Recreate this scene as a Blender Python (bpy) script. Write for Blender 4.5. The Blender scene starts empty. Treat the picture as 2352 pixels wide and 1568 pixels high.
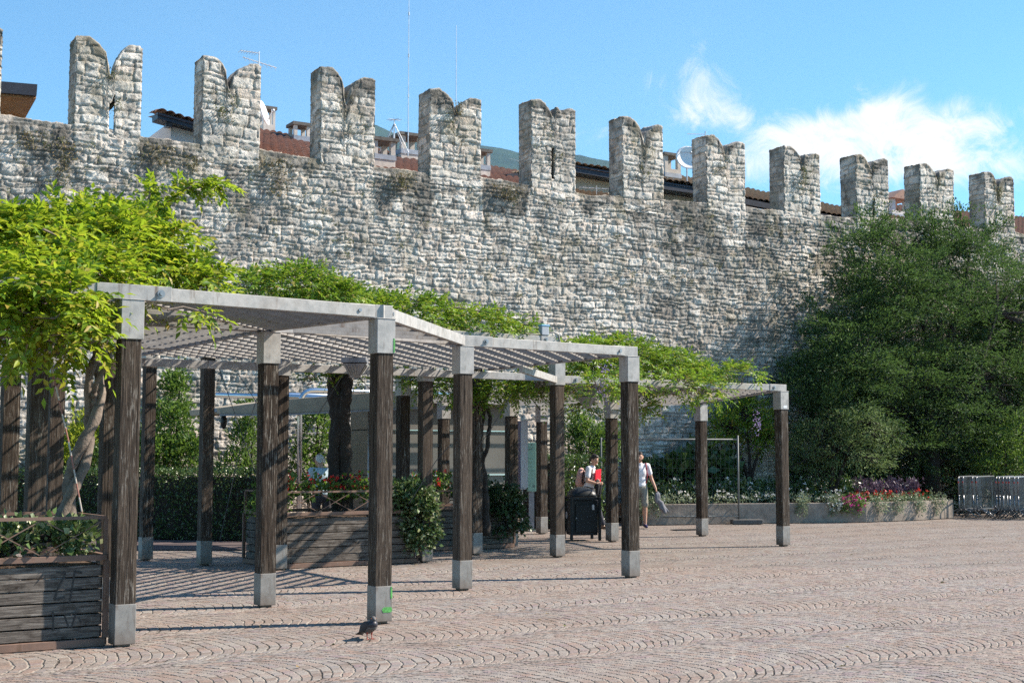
import bpy, math, random
import numpy as np
from mathutils import Vector, Matrix

random.seed(7)
rng = np.random.default_rng(7)
SC = bpy.context.scene
COL = SC.collection
R_ = math.radians

# ------------------------------------------------------------------ camera model
F, CX, CY, H = 3100.0, 1176.0, 784.0, 1.65      # photograph measured at 2352 x 1568
PIT = math.atan(266.0 / F)
CP, SP = math.cos(PIT), math.sin(PIT)

def ray(px, py):
    dx, dz = (px - CX) / F, (CY - py) / F
    return Vector((dx, CP - dz * SP, SP + dz * CP))

def at(px, py, Y):
    r = ray(px, py)
    t = Y / r.y
    return Vector((r.x * t, Y, H + r.z * t))

def gnd(px, py, z=0.0):
    r = ray(px, py)
    t = (z - H) / r.z
    return Vector((r.x * t, r.y * t, z))

UA = R_(33)                                       # direction of the pergola grid
U = Vector((math.cos(UA), math.sin(UA), 0))
V = Vector((-math.sin(UA), math.cos(UA), 0))
ZV = Vector((0, 0, 1))

def uvz(u, v, z=0.0):
    return U * u + V * v + ZV * z

def to_uv(p):
    return p.dot(U), p.dot(V)

WA = R_(30.5)                                     # direction of the town wall
W = Vector((math.cos(WA), math.sin(WA), 0))
NB = Vector((-math.sin(WA), math.cos(WA), 0))     # away from the camera
P0 = at(167, 297, 29.0)
P0.z = 0

def wall_pt(px, py, off=0.0):
    """where the ray through a pixel meets the plane `off` metres behind the wall face"""
    r = ray(px, py)
    o = Vector((0, 0, H))
    t = (off - (o - P0).dot(NB)) / r.dot(NB)
    return o + r * t

def wall_sz(px, py, off=0.0):
    p = wall_pt(px, py, off)
    return (p - P0).dot(W), p.z

def wxyz(s, d, z):
    return P0 + W * s + NB * d + ZV * z

# ------------------------------------------------------------------ mesh helpers
def tag(o, label=None, cat=None, group=None, kind=None):
    if label: o['label'] = label
    if cat: o['category'] = cat
    if group: o['group'] = group
    if kind: o['kind'] = kind
    return o

def empty(name, loc, rz=0.0, label=None, cat=None, group=None):
    o = bpy.data.objects.new(name, None)
    o.empty_display_size = 0.2
    COL.objects.link(o)
    o.location = loc
    o.rotation_euler = (0, 0, rz)
    return tag(o, label, cat, group)

def mesh_np(name, verts, faces, mat=None, smooth=False, col=None, parent=None):
    verts = np.asarray(verts, dtype=np.float32).reshape(-1, 3)
    faces = np.asarray(faces, dtype=np.int32)
    n, k = faces.shape
    me = bpy.data.meshes.new(name)
    me.vertices.add(len(verts))
    me.vertices.foreach_set('co', verts.ravel())
    me.loops.add(n * k)
    me.loops.foreach_set('vertex_index', faces.ravel())
    me.polygons.add(n)
    me.polygons.foreach_set('loop_start', np.arange(0, n * k, k, dtype=np.int32))
    me.polygons.foreach_set('loop_total', np.full(n, k, dtype=np.int32))
    if smooth:
        me.polygons.foreach_set('use_smooth', np.ones(n, dtype=bool))
    me.update(calc_edges=True)
    me.validate()
    if col is not None:
        a = me.color_attributes.new('Col', 'FLOAT_COLOR', 'POINT')
        c = np.ones((len(verts), 4), dtype=np.float32)
        c[:, :3] = col
        a.data.foreach_set('color', c.ravel())
    if mat: me.materials.append(mat)
    o = bpy.data.objects.new(name, me)
    COL.objects.link(o)
    if parent: o.parent = parent
    return o

class MB:
    """collects simple solids and links them as ONE mesh object"""
    def __init__(s):
        s.v, s.f = [], []
    def add(s, vs, fs):
        b = len(s.v)
        s.v += [tuple(v) for v in vs]
        s.f += [tuple(i + b for i in f) for f in fs]
        return s
    def box(s, c, size, M=None):
        c = Vector(c)
        x, y, z = size[0] / 2, size[1] / 2, size[2] / 2
        vs = [Vector(p) for p in ((-x,-y,-z),(x,-y,-z),(x,y,-z),(-x,y,-z),(-x,-y,z),(x,-y,z),(x,y,z),(-x,y,z))]
        if M is not None: vs = [M @ v for v in vs]
        return s.add([c + v for v in vs], [(0,3,2,1),(4,5,6,7),(0,1,5,4),(1,2,6,5),(2,3,7,6),(3,0,4,7)])
    def beam(s, a, b, w, h, up=ZV):
        a, b = Vector(a), Vector(b)
        d = (b - a)
        L = d.length
        if L < 1e-6: return s
        x = d / L
        y = up.cross(x)
        if y.length < 1e-4: y = Vector((1, 0, 0)).cross(x)
        y.normalize()
        z = x.cross(y)
        M = Matrix((x, y, z)).transposed()
        return s.box((a + b) / 2, (L, w, h), M)
    def tube(s, pts, r, n=8, caps=True):
        pts = [Vector(p) for p in pts]
        rs = r if isinstance(r, (list, tuple)) else [r] * len(pts)
        vs, fs = [], []
        prev = None
        for i, p in enumerate(pts):
            t = (pts[min(i + 1, len(pts) - 1)] - pts[max(i - 1, 0)])
            t = t.normalized() if t.length > 1e-9 else Vector((0, 0, 1))
            if prev is None:
                a = t.orthogonal().normalized()
            else:
                a = (prev - t * prev.dot(t))
                a = a.normalized() if a.length > 1e-6 else t.orthogonal().normalized()
            prev = a
            b = t.cross(a)
            for k in range(n):
                an = 2 * math.pi * k / n
                vs.append(p + (a * math.cos(an) + b * math.sin(an)) * rs[i])
        for i in range(len(pts) - 1):
            for k in range(n):
                k2 = (k + 1) % n
                fs.append((i*n + k, i*n + k2, (i+1)*n + k2, (i+1)*n + k))
        if caps:
            fs.append(tuple(range(n - 1, -1, -1)))
            fs.append(tuple((len(pts) - 1) * n + k for k in range(n)))
        return s.add(vs, fs)
    def ball(s, c, r, M=None, nu=14, nv=9):
        c = Vector(c)
        r = Vector(r) if not isinstance(r, (int, float)) else Vector((r, r, r))
        vs, fs = [], []
        for j in range(nv + 1):
            th = math.pi * j / nv
            for i in range(nu):
                ph = 2 * math.pi * i / nu
                v = Vector((r.x * math.sin(th) * math.cos(ph), r.y * math.sin(th) * math.sin(ph), r.z * math.cos(th)))
                if M is not None: v = M @ v
                vs.append(c + v)
        for j in range(nv):
            for i in range(nu):
                i2 = (i + 1) % nu
                fs.append((j*nu + i, (j+1)*nu + i, (j+1)*nu + i2, j*nu + i2))
        return s.add(vs, fs)
    def capsule(s, a, b, ra, rb, n=12):
        s.tube([a, b], [ra, rb], n)
        s.ball(a, ra, nu=n, nv=8)
        s.ball(b, rb, nu=n, nv=8)
        return s
    def extrude(s, poly, d):
        """a closed polygon of 3D points pushed along the vector d"""
        poly = [Vector(p) for p in poly]
        d = Vector(d)
        n = len(poly)
        vs = poly + [p + d for p in poly]
        fs = [tuple(range(n)), tuple(range(2*n - 1, n - 1, -1))]
        fs += [(i, i + n, (i+1) % n + n, (i+1) % n) for i in range(n)]
        return s.add(vs, fs)
    def build(s, name, mat, parent=None, smooth=False, bevel=0.0, loc=None, remesh=0.0, sm=4):
        me = bpy.data.meshes.new(name)
        me.from_pydata(s.v, [], s.f)
        me.update()
        me.materials.append(mat)
        if smooth:
            for p in me.polygons: p.use_smooth = True
        o = bpy.data.objects.new(name, me)
        COL.objects.link(o)
        if parent: o.parent = parent
        if loc is not None: o.location = loc
        if remesh:
            m = o.modifiers.new('r', 'REMESH')
            m.mode = 'VOXEL'; m.voxel_size = remesh; m.use_smooth_shade = True
            m2 = o.modifiers.new('s', 'SMOOTH')
            m2.iterations = sm; m2.factor = 0.5
        if bevel:
            m = o.modifiers.new('b', 'BEVEL')
            m.width = bevel; m.segments = 2; m.limit_method = 'ANGLE'; m.angle_limit = R_(40)
        return o

# ------------------------------------------------------------------ noise on arrays
def _hash(ix, iy, seed):
    h = (ix.astype(np.int64) * 374761393 + iy.astype(np.int64) * 668265263 + seed * 974634777) & 0xFFFFFFFF
    h = ((h ^ (h >> 13)) * 1274126177) & 0xFFFFFFFF
    h = h ^ (h >> 16)
    return (h & 0xFFFFFF) / float(0xFFFFFF)

def vnoise(x, y, seed=0):
    ix, iy = np.floor(x), np.floor(y)
    fx, fy = x - ix, y - iy
    fx = fx * fx * (3 - 2 * fx); fy = fy * fy * (3 - 2 * fy)
    a, b = _hash(ix, iy, seed), _hash(ix + 1, iy, seed)
    c, d = _hash(ix, iy + 1, seed), _hash(ix + 1, iy + 1, seed)
    return (a * (1 - fx) + b * fx) * (1 - fy) + (c * (1 - fx) + d * fx) * fy

def fbm(x, y, octv=4, seed=0):
    s = np.zeros_like(x, dtype=float); amp = 0.5; tot = 0
    for o in range(octv):
        s += amp * vnoise(x * 2**o + 17.3 * o, y * 2**o - 9.1 * o, seed + o)
        tot += amp; amp *= 0.5
    return s / tot

def sstep(a, b, x):
    t = np.clip((x - a) / (b - a), 0, 1)
    return t * t * (3 - 2 * t)

# ------------------------------------------------------------------ node helpers
class NT:
    def __init__(s, tree):
        s.t = tree
    def n(s, typ, **kw):
        nd = s.t.nodes.new(typ)
        for k, v in kw.items(): setattr(nd, k, v)
        return nd
    def l(s, a, b):
        s.t.links.new(a, b)
    def put(s, sock, v):
        if hasattr(v, 'is_linked') or isinstance(v, bpy.types.NodeSocket): s.l(v, sock)
        else: sock.default_value = v
    def m(s, op, a, b=None, c=None):
        nd = s.n('ShaderNodeMath', operation=op)
        s.put(nd.inputs[0], a)
        if b is not None: s.put(nd.inputs[1], b)
        if c is not None: s.put(nd.inputs[2], c)
        return nd.outputs[0]
    def vm(s, op, a, b=None):
        nd = s.n('ShaderNodeVectorMath', operation=op)
        s.put(nd.inputs[0], a)
        if b is not None:
            s.put(nd.inputs[1], b)
        return nd.outputs['Value'] if op in ('DOT_PRODUCT', 'LENGTH') else nd.outputs[0]
    def mapr(s, v, a, b, c=0.0, d=1.0, smooth=False):
        nd = s.n('ShaderNodeMapRange')
        nd.interpolation_type = 'SMOOTHSTEP' if smooth else 'LINEAR'
        s.put(nd.inputs[0], v)
        for i, x in zip((1, 2, 3, 4), (a, b, c, d)): s.put(nd.inputs[i], x)
        return nd.outputs[0]
    def noise(s, vec, scale, detail=4.0, rough=0.55, dist=0.0):
        nd = s.n('ShaderNodeTexNoise')
        if vec is not None: s.l(vec, nd.inputs['Vector'])
        nd.inputs['Scale'].default_value = scale
        nd.inputs['Detail'].default_value = detail
        nd.inputs['Roughness'].default_value = rough
        nd.inputs['Distortion'].default_value = dist
        return nd.outputs['Fac']
    def mix(s, f, a, b):
        nd = s.n('ShaderNodeMix', data_type='RGBA')
        s.put(nd.inputs[0], f)
        for i, x in ((6, a), (7, b)):
            if isinstance(x, tuple): x = (*x[:3], 1.0)
            s.put(nd.inputs[i], x)
        return nd.outputs[2]
    def ramp(s, f, stops):
        nd = s.n('ShaderNodeValToRGB')
        e = nd.color_ramp.elements
        while len(e) < len(stops): e.new(0.5)
        for k, (p, c) in enumerate(stops):
            e[k].position = p
            e[k].color = (*c[:3], 1.0)
        s.l(f, nd.inputs[0])
        return nd.outputs[0]
    def scalevec(s, vec, sc, rot=None):
        nd = s.n('ShaderNodeMapping')
        s.l(vec, nd.inputs[0])
        nd.inputs['Scale'].default_value = sc
        if rot: nd.inputs['Rotation'].default_value = rot
        return nd.outputs[0]
    def bump(s, h, dist, strength=1.0):
        nd = s.n('ShaderNodeBump')
        nd.inputs['Distance'].default_value = dist
        nd.inputs['Strength'].default_value = strength
        s.l(h, nd.inputs['Height'])
        return nd.outputs[0]

def newmat(name, base=(0.5, 0.5, 0.5), rough=0.8, metal=0.0, spec=0.4):
    m = bpy.data.materials.new(name)
    m.use_nodes = True
    b = m.node_tree.nodes['Principled BSDF']
    b.inputs['Base Color'].default_value = (*base, 1)
    b.inputs['Roughness'].default_value = rough
    b.inputs['Metallic'].default_value = metal
    b.inputs['Specular IOR Level'].default_value = spec
    return m, NT(m.node_tree), b

def simple(name, base, rough=0.7, metal=0.0, var=0.25, scale=6.0, spec=0.4, bump=0.0):
    """a plain surface with a little uneven wear"""
    m, t, b = newmat(name, base, rough, metal, spec)
    co = t.n('ShaderNodeTexCoord').outputs['Object']
    f = t.noise(co, scale, 6, 0.65)
    c0 = tuple(max(0, x * (1 - var)) for x in base)
    c1 = tuple(min(1, x * (1 + var)) for x in base)
    t.l(t.ramp(f, [(0.3, c0), (0.7, c1)]), b.inputs['Base Color'])
    if bump: t.l(t.bump(f, bump), b.inputs['Normal'])
    return m

def leafmat(name, cols, trans=0.35, rough=0.5, spec=0.35, tcol=None):
    m, t, b = newmat(name, cols[0], rough, 0, spec)
    g = t.n('ShaderNodeNewGeometry')
    n = len(cols)
    c = t.ramp(g.outputs['Random Per Island'], [(i / max(1, n - 1), x) for i, x in enumerate(cols)])
    t.l(c, b.inputs['Base Color'])
    tr = t.n('ShaderNodeBsdfTranslucent')
    tc = t.mix(0.5, c, tcol or cols[-1])
    t.l(tc, tr.inputs['Color'])
    mx = t.n('ShaderNodeMixShader')
    mx.inputs[0].default_value = trans
    t.l(b.outputs[0], mx.inputs[1]); t.l(tr.outputs[0], mx.inputs[2])
    out = t.t.nodes['Material Output']
    t.l(mx.outputs[0], out.inputs['Surface'])
    return m
# ------------------------------------------------------------------ materials
def wood_post():
    m, t, b = newmat('weathered_post_wood', rough=0.85, spec=0.2)
    g = t.n('ShaderNodeNewGeometry')
    oi = t.n('ShaderNodeObjectInfo')
    p = t.vm('ADD', g.outputs['Position'], t.vm('SCALE', oi.outputs['Location']))
    grain = t.noise(t.scalevec(p, (26, 26, 1.1)), 2.4, 8, 0.72, 0.4)
    fleck = t.noise(t.scalevec(p, (38, 38, 3.2)), 1.6, 6, 0.7)
    big = t.noise(t.scalevec(p, (3, 3, 0.7)), 1.3, 4, 0.6)
    c = t.ramp(grain, [(0.28, (0.007, 0.005, 0.004)), (0.47, (0.028, 0.020, 0.015)), (0.60, (0.085, 0.064, 0.049)), (0.78, (0.19, 0.15, 0.118))])
    c = t.mix(t.m('MULTIPLY', t.mapr(fleck, 0.54, 0.62), t.mapr(big, 0.42, 0.60)), c, (0.30, 0.275, 0.24))
    c = t.mix(t.mapr(big, 0.55, 0.8), c, (0.02, 0.013, 0.01))
    crack = t.noise(t.scalevec(p, (34, 34, 0.45)), 1.5, 3, 0.5)
    rv = oi.outputs['Random']
    c = t.mix(t.mapr(rv, 0.2, 1.0, 0.0, 0.32), c, (0.125, 0.098, 0.078))
    cm = t.mapr(crack, 0.36, 0.31)
    c = t.mix(cm, c, (0.008, 0.006, 0.005))
    t.l(c, b.inputs['Base Color'])
    h = t.m('SUBTRACT', t.m('ADD', grain, t.m('MULTIPLY', fleck, 0.5)), t.m('MULTIPLY', cm, 1.2))
    t.l(t.bump(h, 0.012, 0.8), b.inputs['Normal'])
    return m

def wood_plank():
    m, t, b = newmat('weathered_plank_wood', rough=0.9, spec=0.15)
    p = t.n('ShaderNodeTexCoord').outputs['Object']
    grain = t.noise(t.scalevec(p, (1.3, 20, 26)), 2.6, 8, 0.7, 0.5)
    blot = t.noise(t.scalevec(p, (2.4, 3, 5)), 2.0, 6, 0.68)
    c = t.ramp(grain, [(0.3, (0.035, 0.029, 0.025)), (0.5, (0.13, 0.112, 0.098)), (0.7, (0.29, 0.26, 0.23))])
    c = t.mix(t.mapr(blot, 0.5, 0.68), c, (0.03, 0.024, 0.02))
    t.l(c, b.inputs['Base Color'])
    t.l(t.bump(grain, 0.008, 0.7), b.inputs['Normal'])
    return m

def steel(name, base=(0.46, 0.47, 0.49), rust=0.55, metal=0.2, rough=0.55, foot=False):
    m, t, b = newmat(name, base, rough, metal, 0.5)
    p = t.n('ShaderNodeTexCoord').outputs['Object']
    a = t.noise(p, 9, 7, 0.7)
    s = t.noise(t.scalevec(p, (9, 9, 1.2)), 1.7, 5, 0.6)
    c = t.ramp(a, [(0.3, tuple(x * 0.72 for x in base)), (0.55, base), (0.75, tuple(min(1, x * 1.15) for x in base))])
    c = t.mix(t.m('MULTIPLY', t.mapr(s, 0.58, 0.74), rust), c, (0.11, 0.065, 0.04))
    d = t.noise(p, 70, 3, 0.6)
    c = t.mix(t.m('MULTIPLY', t.mapr(d, 0.66, 0.74), 0.5), c, (0.12, 0.09, 0.075))
    blot = t.noise(p, 3.2, 5, 0.7)
    c = t.mix(t.mapr(blot, 0.52, 0.72, 0, 0.45), c, (0.20, 0.165, 0.13))
    if foot:
        gz = t.n('ShaderNodeSeparateXYZ'); t.l(t.n('ShaderNodeNewGeometry').outputs['Position'], gz.inputs[0])
        low = t.mapr(t.m('ADD', gz.outputs[2], t.m('MULTIPLY', t.m('SUBTRACT', blot, 0.5), 0.35)), 0.16, 0.0)
        c = t.mix(t.m('MULTIPLY', low, 0.8), c, (0.12, 0.075, 0.05))
    t.l(c, b.inputs['Base Color'])
    t.l(t.mapr(a, 0.3, 0.7, rough - 0.1, rough + 0.15), b.inputs['Roughness'])
    t.l(t.bump(a, 0.003, 0.5), b.inputs['Normal'])
    return m

def stone_mat():
    m, t, b = newmat('limestone_rubble', rough=0.93, spec=0.15)
    a = t.n('ShaderNodeAttribute', attribute_name='Col')
    g = t.n('ShaderNodeNewGeometry')
    f = t.noise(g.outputs['Position'], 22, 6, 0.7)
    c = t.mix(t.mapr(f, 0.3, 0.6, 0.3, 0.0), a.outputs['Color'], (0.2, 0.185, 0.165))
    t.l(c, b.inputs['Base Color'])
    t.l(t.bump(f, 0.045, 1.0), b.inputs['Normal'])
    return m

def paving():
    m, t, b = newmat('porphyry_sett_paving', rough=0.75, spec=0.3)
    g = t.n('ShaderNodeNewGeometry')
    pos = g.outputs['Position']
    wob = t.n('ShaderNodeTexNoise'); wob.inputs['Scale'].default_value = 5.0; wob.inputs['Detail'].default_value = 2
    t.l(pos, wob.inputs['Vector'])
    off = t.vm('SCALE', t.vm('SUBTRACT', wob.outputs['Color'], (0.5, 0.5, 0.5)))
    off.node.inputs['Scale'].default_value = 0.055
    lw = t.n('ShaderNodeTexNoise'); lw.inputs['Scale'].default_value = 0.45; lw.inputs['Detail'].default_value = 2
    t.l(pos, lw.inputs['Vector'])
    off2 = t.vm('SCALE', t.vm('SUBTRACT', lw.outputs['Color'], (0.5, 0.5, 0.5)))
    off2.node.inputs['Scale'].default_value = 0.5
    pw = t.vm('ADD', t.vm('ADD', pos, off), off2)
    p = t.vm('DOT_PRODUCT', pw, tuple(U)); q = t.vm('DOT_PRODUCT', pw, tuple(V))
    w, Rr, rw, sw = 1.55, 0.90, 0.104, 0.102
    c = t.m('FLOOR', t.m('DIVIDE', q, w))
    ql = t.m('SUBTRACT', q, t.m('MULTIPLY', t.m('ADD', c, 0.5), w))
    arc = t.m('SQRT', t.m('MAXIMUM', t.m('SUBTRACT', Rr * Rr, t.m('MULTIPLY', ql, ql)), 0.05))
    pp = t.m('ADD', t.m('SUBTRACT', p, arc), t.m('MULTIPLY', c, 0.37))
    pr = t.m('DIVIDE', pp, rw)
    row = t.m('FLOOR', pr); fp = t.m('FRACT', pr)
    ang = t.m('ARCSINE', t.m('DIVIDE', ql, Rr))
    def wn(x, y, z):
        cb = t.n('ShaderNodeCombineXYZ')
        for i, v in enumerate((x, y, z)): t.put(cb.inputs[i], v)
        nd = t.n('ShaderNodeTexWhiteNoise', noise_dimensions='3D')
        t.l(cb.outputs[0], nd.inputs['Vector'])
        return nd
    ro = wn(row, c, 3.3).outputs['Value']
    al = t.m('ADD', t.m('MULTIPLY', ang, Rr / sw), ro)
    idx = t.m('FLOOR', al); fa = t.m('FRACT', al)
    dp = t.m('MULTIPLY', t.m('MULTIPLY', t.m('MINIMUM', fp, t.m('SUBTRACT', 1.0, fp)), rw), t.m('DIVIDE', arc, Rr))
    da = t.m('MULTIPLY', t.m('MINIMUM', fa, t.m('SUBTRACT', 1.0, fa)), sw)
    col_edge = t.m('SUBTRACT', w / 2, t.m('ABSOLUTE', ql))
    d = t.m('MINIMUM', t.m('MINIMUM', dp, da), t.m('ADD', col_edge, 0.004))
    jw = t.noise(pos, 1.4, 3, 0.6)
    wide = t.mapr(jw, 0.35, 0.75, 0.007, 0.015)
    mask = t.mapr(d, t.m('MULTIPLY', wide, 0.35), wide, 0, 1, True)
    rn = wn(t.m('ADD', row, t.m('MULTIPLY', c, 31.0)), idx, c)
    stc = t.ramp(rn.outputs['Value'], [(0.0, (0.20, 0.15, 0.125)), (0.22, (0.285, 0.26, 0.235)), (0.45, (0.28, 0.20, 0.165)),
                                       (0.65, (0.225, 0.205, 0.20)), (0.85, (0.32, 0.285, 0.25)), (1.0, (0.235, 0.175, 0.18))])
    fine = t.noise(pos, 45, 5, 0.7)
    stc = t.mix(t.mapr(fine, 0.3, 0.7, 0.3, 0.0), stc, (0.12, 0.105, 0.10))
    lo = t.noise(pos, 0.28, 4, 0.6)
    stc = t.mix(t.mapr(lo, 0.42, 0.66, 0.0, 0.45), stc, (0.25, 0.175, 0.13))
    lo2 = t.noise(pos, 0.8, 4, 0.6)
    stc = t.mix(t.mapr(lo2, 0.5, 0.75, 0.0, 0.22), stc, (0.30, 0.275, 0.25))
    dirt = t.noise(pos, 0.55, 7, 0.7)
    stc = t.mix(t.mapr(dirt, 0.56, 0.72, 0.0, 0.4), stc, (0.12, 0.10, 0.09))
    jn = t.noise(pos, 2.6, 4, 0.65)
    jc = t.mix(t.mapr(jn, 0.42, 0.56), (0.07, 0.058, 0.048), (0.28, 0.25, 0.215))
    t.l(t.mix(mask, jc, stc), b.inputs['Base Color'])
    h = t.m('ADD', t.m('MULTIPLY', mask, 1.0), t.m('ADD', t.m('MULTIPLY', fine, 0.35), t.m('MULTIPLY', rn.outputs['Value'], 0.3)))
    t.l(t.bump(t.m('ADD', t.m('MULTIPLY', fine, 0.5), t.m('MULTIPLY', mask, 0.35)), 0.014, 0.8), b.inputs['Normal'])
    prof = t.mapr(d, 0.001, 0.013, 0.0, 1.0, True)
    hh = t.m('ADD', t.m('MULTIPLY', prof, 0.0075), t.m('ADD', t.m('MULTIPLY', rn.outputs['Value'], 0.005), t.m('MULTIPLY', t.noise(pos, 22, 3, 0.6), 0.006)))
    dn = t.n('ShaderNodeDisplacement')
    t.l(hh, dn.inputs['Height']); dn.inputs['Midlevel'].default_value = 0.016; dn.inputs['Scale'].default_value = 1.0
    t.l(dn.outputs[0], m.node_tree.nodes['Material Output'].inputs['Displacement'])
    m.displacement_method = 'BOTH'
    return m

def tile_mat(name, a, bcol, ccol):
    m, t, b = newmat(name, a, 0.9, 0, 0.2)
    g = t.n('ShaderNodeNewGeometry')
    f = t.noise(g.outputs['Position'], 3.5, 6, 0.75)
    f2 = t.noise(g.outputs['Position'], 14, 3, 0.7)
    c = t.ramp(f, [(0.3, a), (0.5, bcol), (0.72, ccol)])
    c = t.mix(t.mapr(f2, 0.55, 0.7, 0, 0.6), c, (0.06, 0.05, 0.045))
    t.l(c, b.inputs['Base Color'])
    return m

M = {}
M['post'] = wood_post()
M['plank'] = wood_plank()
M['steel'] = steel('galvanised_steel', (0.40, 0.39, 0.375), 0.75)
M['steel_dirty'] = steel('worn_galvanised_steel', (0.30, 0.29, 0.275), 0.8)
M['foot'] = steel('stained_steel_foot', (0.27, 0.26, 0.245), 0.9, 0.25, 0.6, True)
M['rusty'] = steel('rusty_steel_trim', (0.20, 0.125, 0.095), 0.8, 0.1, 0.8)
M['bolt'] = simple('zinc_bolt', (0.30, 0.32, 0.34), 0.45, 0.7)
M['stone'] = stone_mat()
M['paving'] = paving()
M['tile_red'] = tile_mat('clay_roof_tiles', (0.30, 0.185, 0.14), (0.40, 0.25, 0.195), (0.28, 0.20, 0.165))
M['tile_brown'] = tile_mat('aged_brown_roof_tiles', (0.28, 0.20, 0.14), (0.36, 0.27, 0.19), (0.20, 0.155, 0.12))
M['stucco'] = simple('cream_stucco', (0.62, 0.54, 0.42), 0.95, var=0.10, scale=2, bump=0.01)
M['stucco_white'] = simple('white_stucco', (0.66, 0.62, 0.60), 0.95, var=0.08, scale=2)
M['fascia'] = simple('dark_fascia_metal', (0.035, 0.038, 0.05), 0.45, 0.3)
M['soffit'] = simple('varnished_soffit_wood', (0.40, 0.19, 0.075), 0.6, var=0.35, scale=5)
M['concrete'] = simple('weathered_concrete', (0.25, 0.21, 0.175), 0.92, var=0.4, scale=2.5, bump=0.02)
M['chimney'] = simple('chimney_render', (0.50, 0.46, 0.42), 0.95, var=0.25, scale=3)
M['chimney_cap'] = simple('mossy_chimney_slab', (0.12, 0.11, 0.10), 0.9, var=0.4)
M['mesh_wire'] = simple('dull_mesh_wire', (0.13, 0.14, 0.14), 0.6, 0.2)
M['zinc'] = simple('zinc_flashing', (0.28, 0.30, 0.34), 0.5, 0.4)
M['dark'] = simple('dark_opening', (0.02, 0.02, 0.022), 0.8)
M['antenna'] = simple('aluminium_antenna', (0.45, 0.47, 0.5), 0.4, 0.5)
M['dish'] = simple('white_dish', (0.72, 0.72, 0.74), 0.5, var=0.05)
M['black'] = simple('black_painted_metal', (0.012, 0.015, 0.018), 0.42, 0.1, spec=0.4)
M['bin'] = simple('dark_green_black_painted_steel', (0.010, 0.014, 0.017), 0.6, 0.0, spec=0.3)
M['chrome'] = simple('polished_steel_tube', (0.62, 0.64, 0.67), 0.2, 1.0, var=0.08)
M['inox'] = simple('brushed_steel_panel', (0.17, 0.16, 0.145), 0.45, 0.4, var=0.18, scale=1.2)
M['awning'] = simple('grey_awning_sheet', (0.36, 0.31, 0.24), 0.75, var=0.15)
M['blue'] = simple('blue_sign_board', (0.03, 0.055, 0.22), 0.4, var=0.1)
M['white'] = simple('white_paint', (0.75, 0.75, 0.76), 0.5, var=0.04)
M['signside'] = simple('pale_grey_sign_side', (0.52, 0.53, 0.56), 0.5, var=0.05)
M['mapgreen'] = simple('pale_green_map_board', (0.30, 0.52, 0.44), 0.25, var=0.08)
M['greyletter'] = simple('grey_lettering', (0.16, 0.26, 0.24), 0.5)
M['boxblue'] = simple('blue_box_lid', (0.18, 0.42, 0.62), 0.5, var=0.05)
M['boxgrey'] = simple('grey_plastic_box', (0.38, 0.41, 0.45), 0.5, var=0.05)
M['cable'] = simple('grey_cable', (0.25, 0.24, 0.22), 0.6)
M['wire'] = simple('steel_wire', (0.06, 0.06, 0.065), 0.5, 0.4)
def banded():
    m, t, b = newmat('red_white_banded_pole', rough=0.6)
    g = t.n('ShaderNodeSeparateXYZ'); t.l(t.n('ShaderNodeNewGeometry').outputs['Position'], g.inputs[0])
    f = t.m('GREATER_THAN', t.m('FRACT', t.m('MULTIPLY', g.outputs[2], 3.9)), 0.5)
    t.l(t.mix(f, (0.30, 0.13, 0.10), (0.46, 0.41, 0.36)), b.inputs['Base Color'])
    return m
M['pole'] = banded()
M['soil'] = simple('dry_soil', (0.10, 0.065, 0.045), 0.95, var=0.5, scale=20, bump=0.03)
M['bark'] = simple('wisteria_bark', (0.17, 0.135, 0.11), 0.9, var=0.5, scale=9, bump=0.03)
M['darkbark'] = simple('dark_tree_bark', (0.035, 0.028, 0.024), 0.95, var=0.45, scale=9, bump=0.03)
M['greentape'] = simple('torn_green_sticker', (0.10, 0.36, 0.09), 0.7, var=0.5, scale=40)
M['sticker'] = simple('white_sticker', (0.70, 0.72, 0.75), 0.6, var=0.2, scale=60)
M['rubber'] = simple('dark_concrete_foot', (0.10, 0.095, 0.09), 0.9, var=0.3)
M['barrier'] = simple('barrier_steel', (0.20, 0.21, 0.225), 0.35, 0.6, var=0.3)
M['reflector'] = simple('red_reflector', (0.50, 0.03, 0.02), 0.5)
M['asphalt'] = simple('dark_red_asphalt', (0.10, 0.075, 0.075), 0.9, var=0.25, scale=14)
M['graffiti'] = simple('black_spray_paint', (0.035, 0.032, 0.03), 0.7, var=0.4, scale=30)

M['lf_wist'] = leafmat('wisteria_leaf', [(0.04, 0.10, 0.014), (0.09, 0.19, 0.018), (0.16, 0.285, 0.022), (0.24, 0.35, 0.03), (0.35, 0.40, 0.04), (0.40, 0.30, 0.06)], 0.50, 0.45, tcol=(0.48, 0.62, 0.03))
M['lf_wist2'] = leafmat('younger_wisteria_leaf', [(0.035, 0.09, 0.016), (0.08, 0.18, 0.022), (0.13, 0.25, 0.025), (0.18, 0.30, 0.03), (0.27, 0.34, 0.05), (0.34, 0.24, 0.06)], 0.38, 0.45, tcol=(0.30, 0.48, 0.03))
M['lf_tree'] = leafmat('fine_tree_leaf', [(0.012, 0.033, 0.016), (0.025, 0.060, 0.026), (0.048, 0.10, 0.037), (0.12, 0.18, 0.062)], 0.30, 0.6, 0.2, tcol=(0.16, 0.29, 0.06))
M['lf_maple'] = leafmat('soft_maple_leaf', [(0.08, 0.135, 0.05), (0.13, 0.20, 0.075), (0.19, 0.26, 0.10)], 0.38, 0.55, tcol=(0.14, 0.2, 0.06))
M['lf_hedge'] = leafmat('glossy_hedge_leaf', [(0.03, 0.065, 0.018), (0.06, 0.115, 0.03), (0.11, 0.17, 0.055)], 0.22, 0.28, 0.6, tcol=(0.12, 0.2, 0.03))
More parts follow.
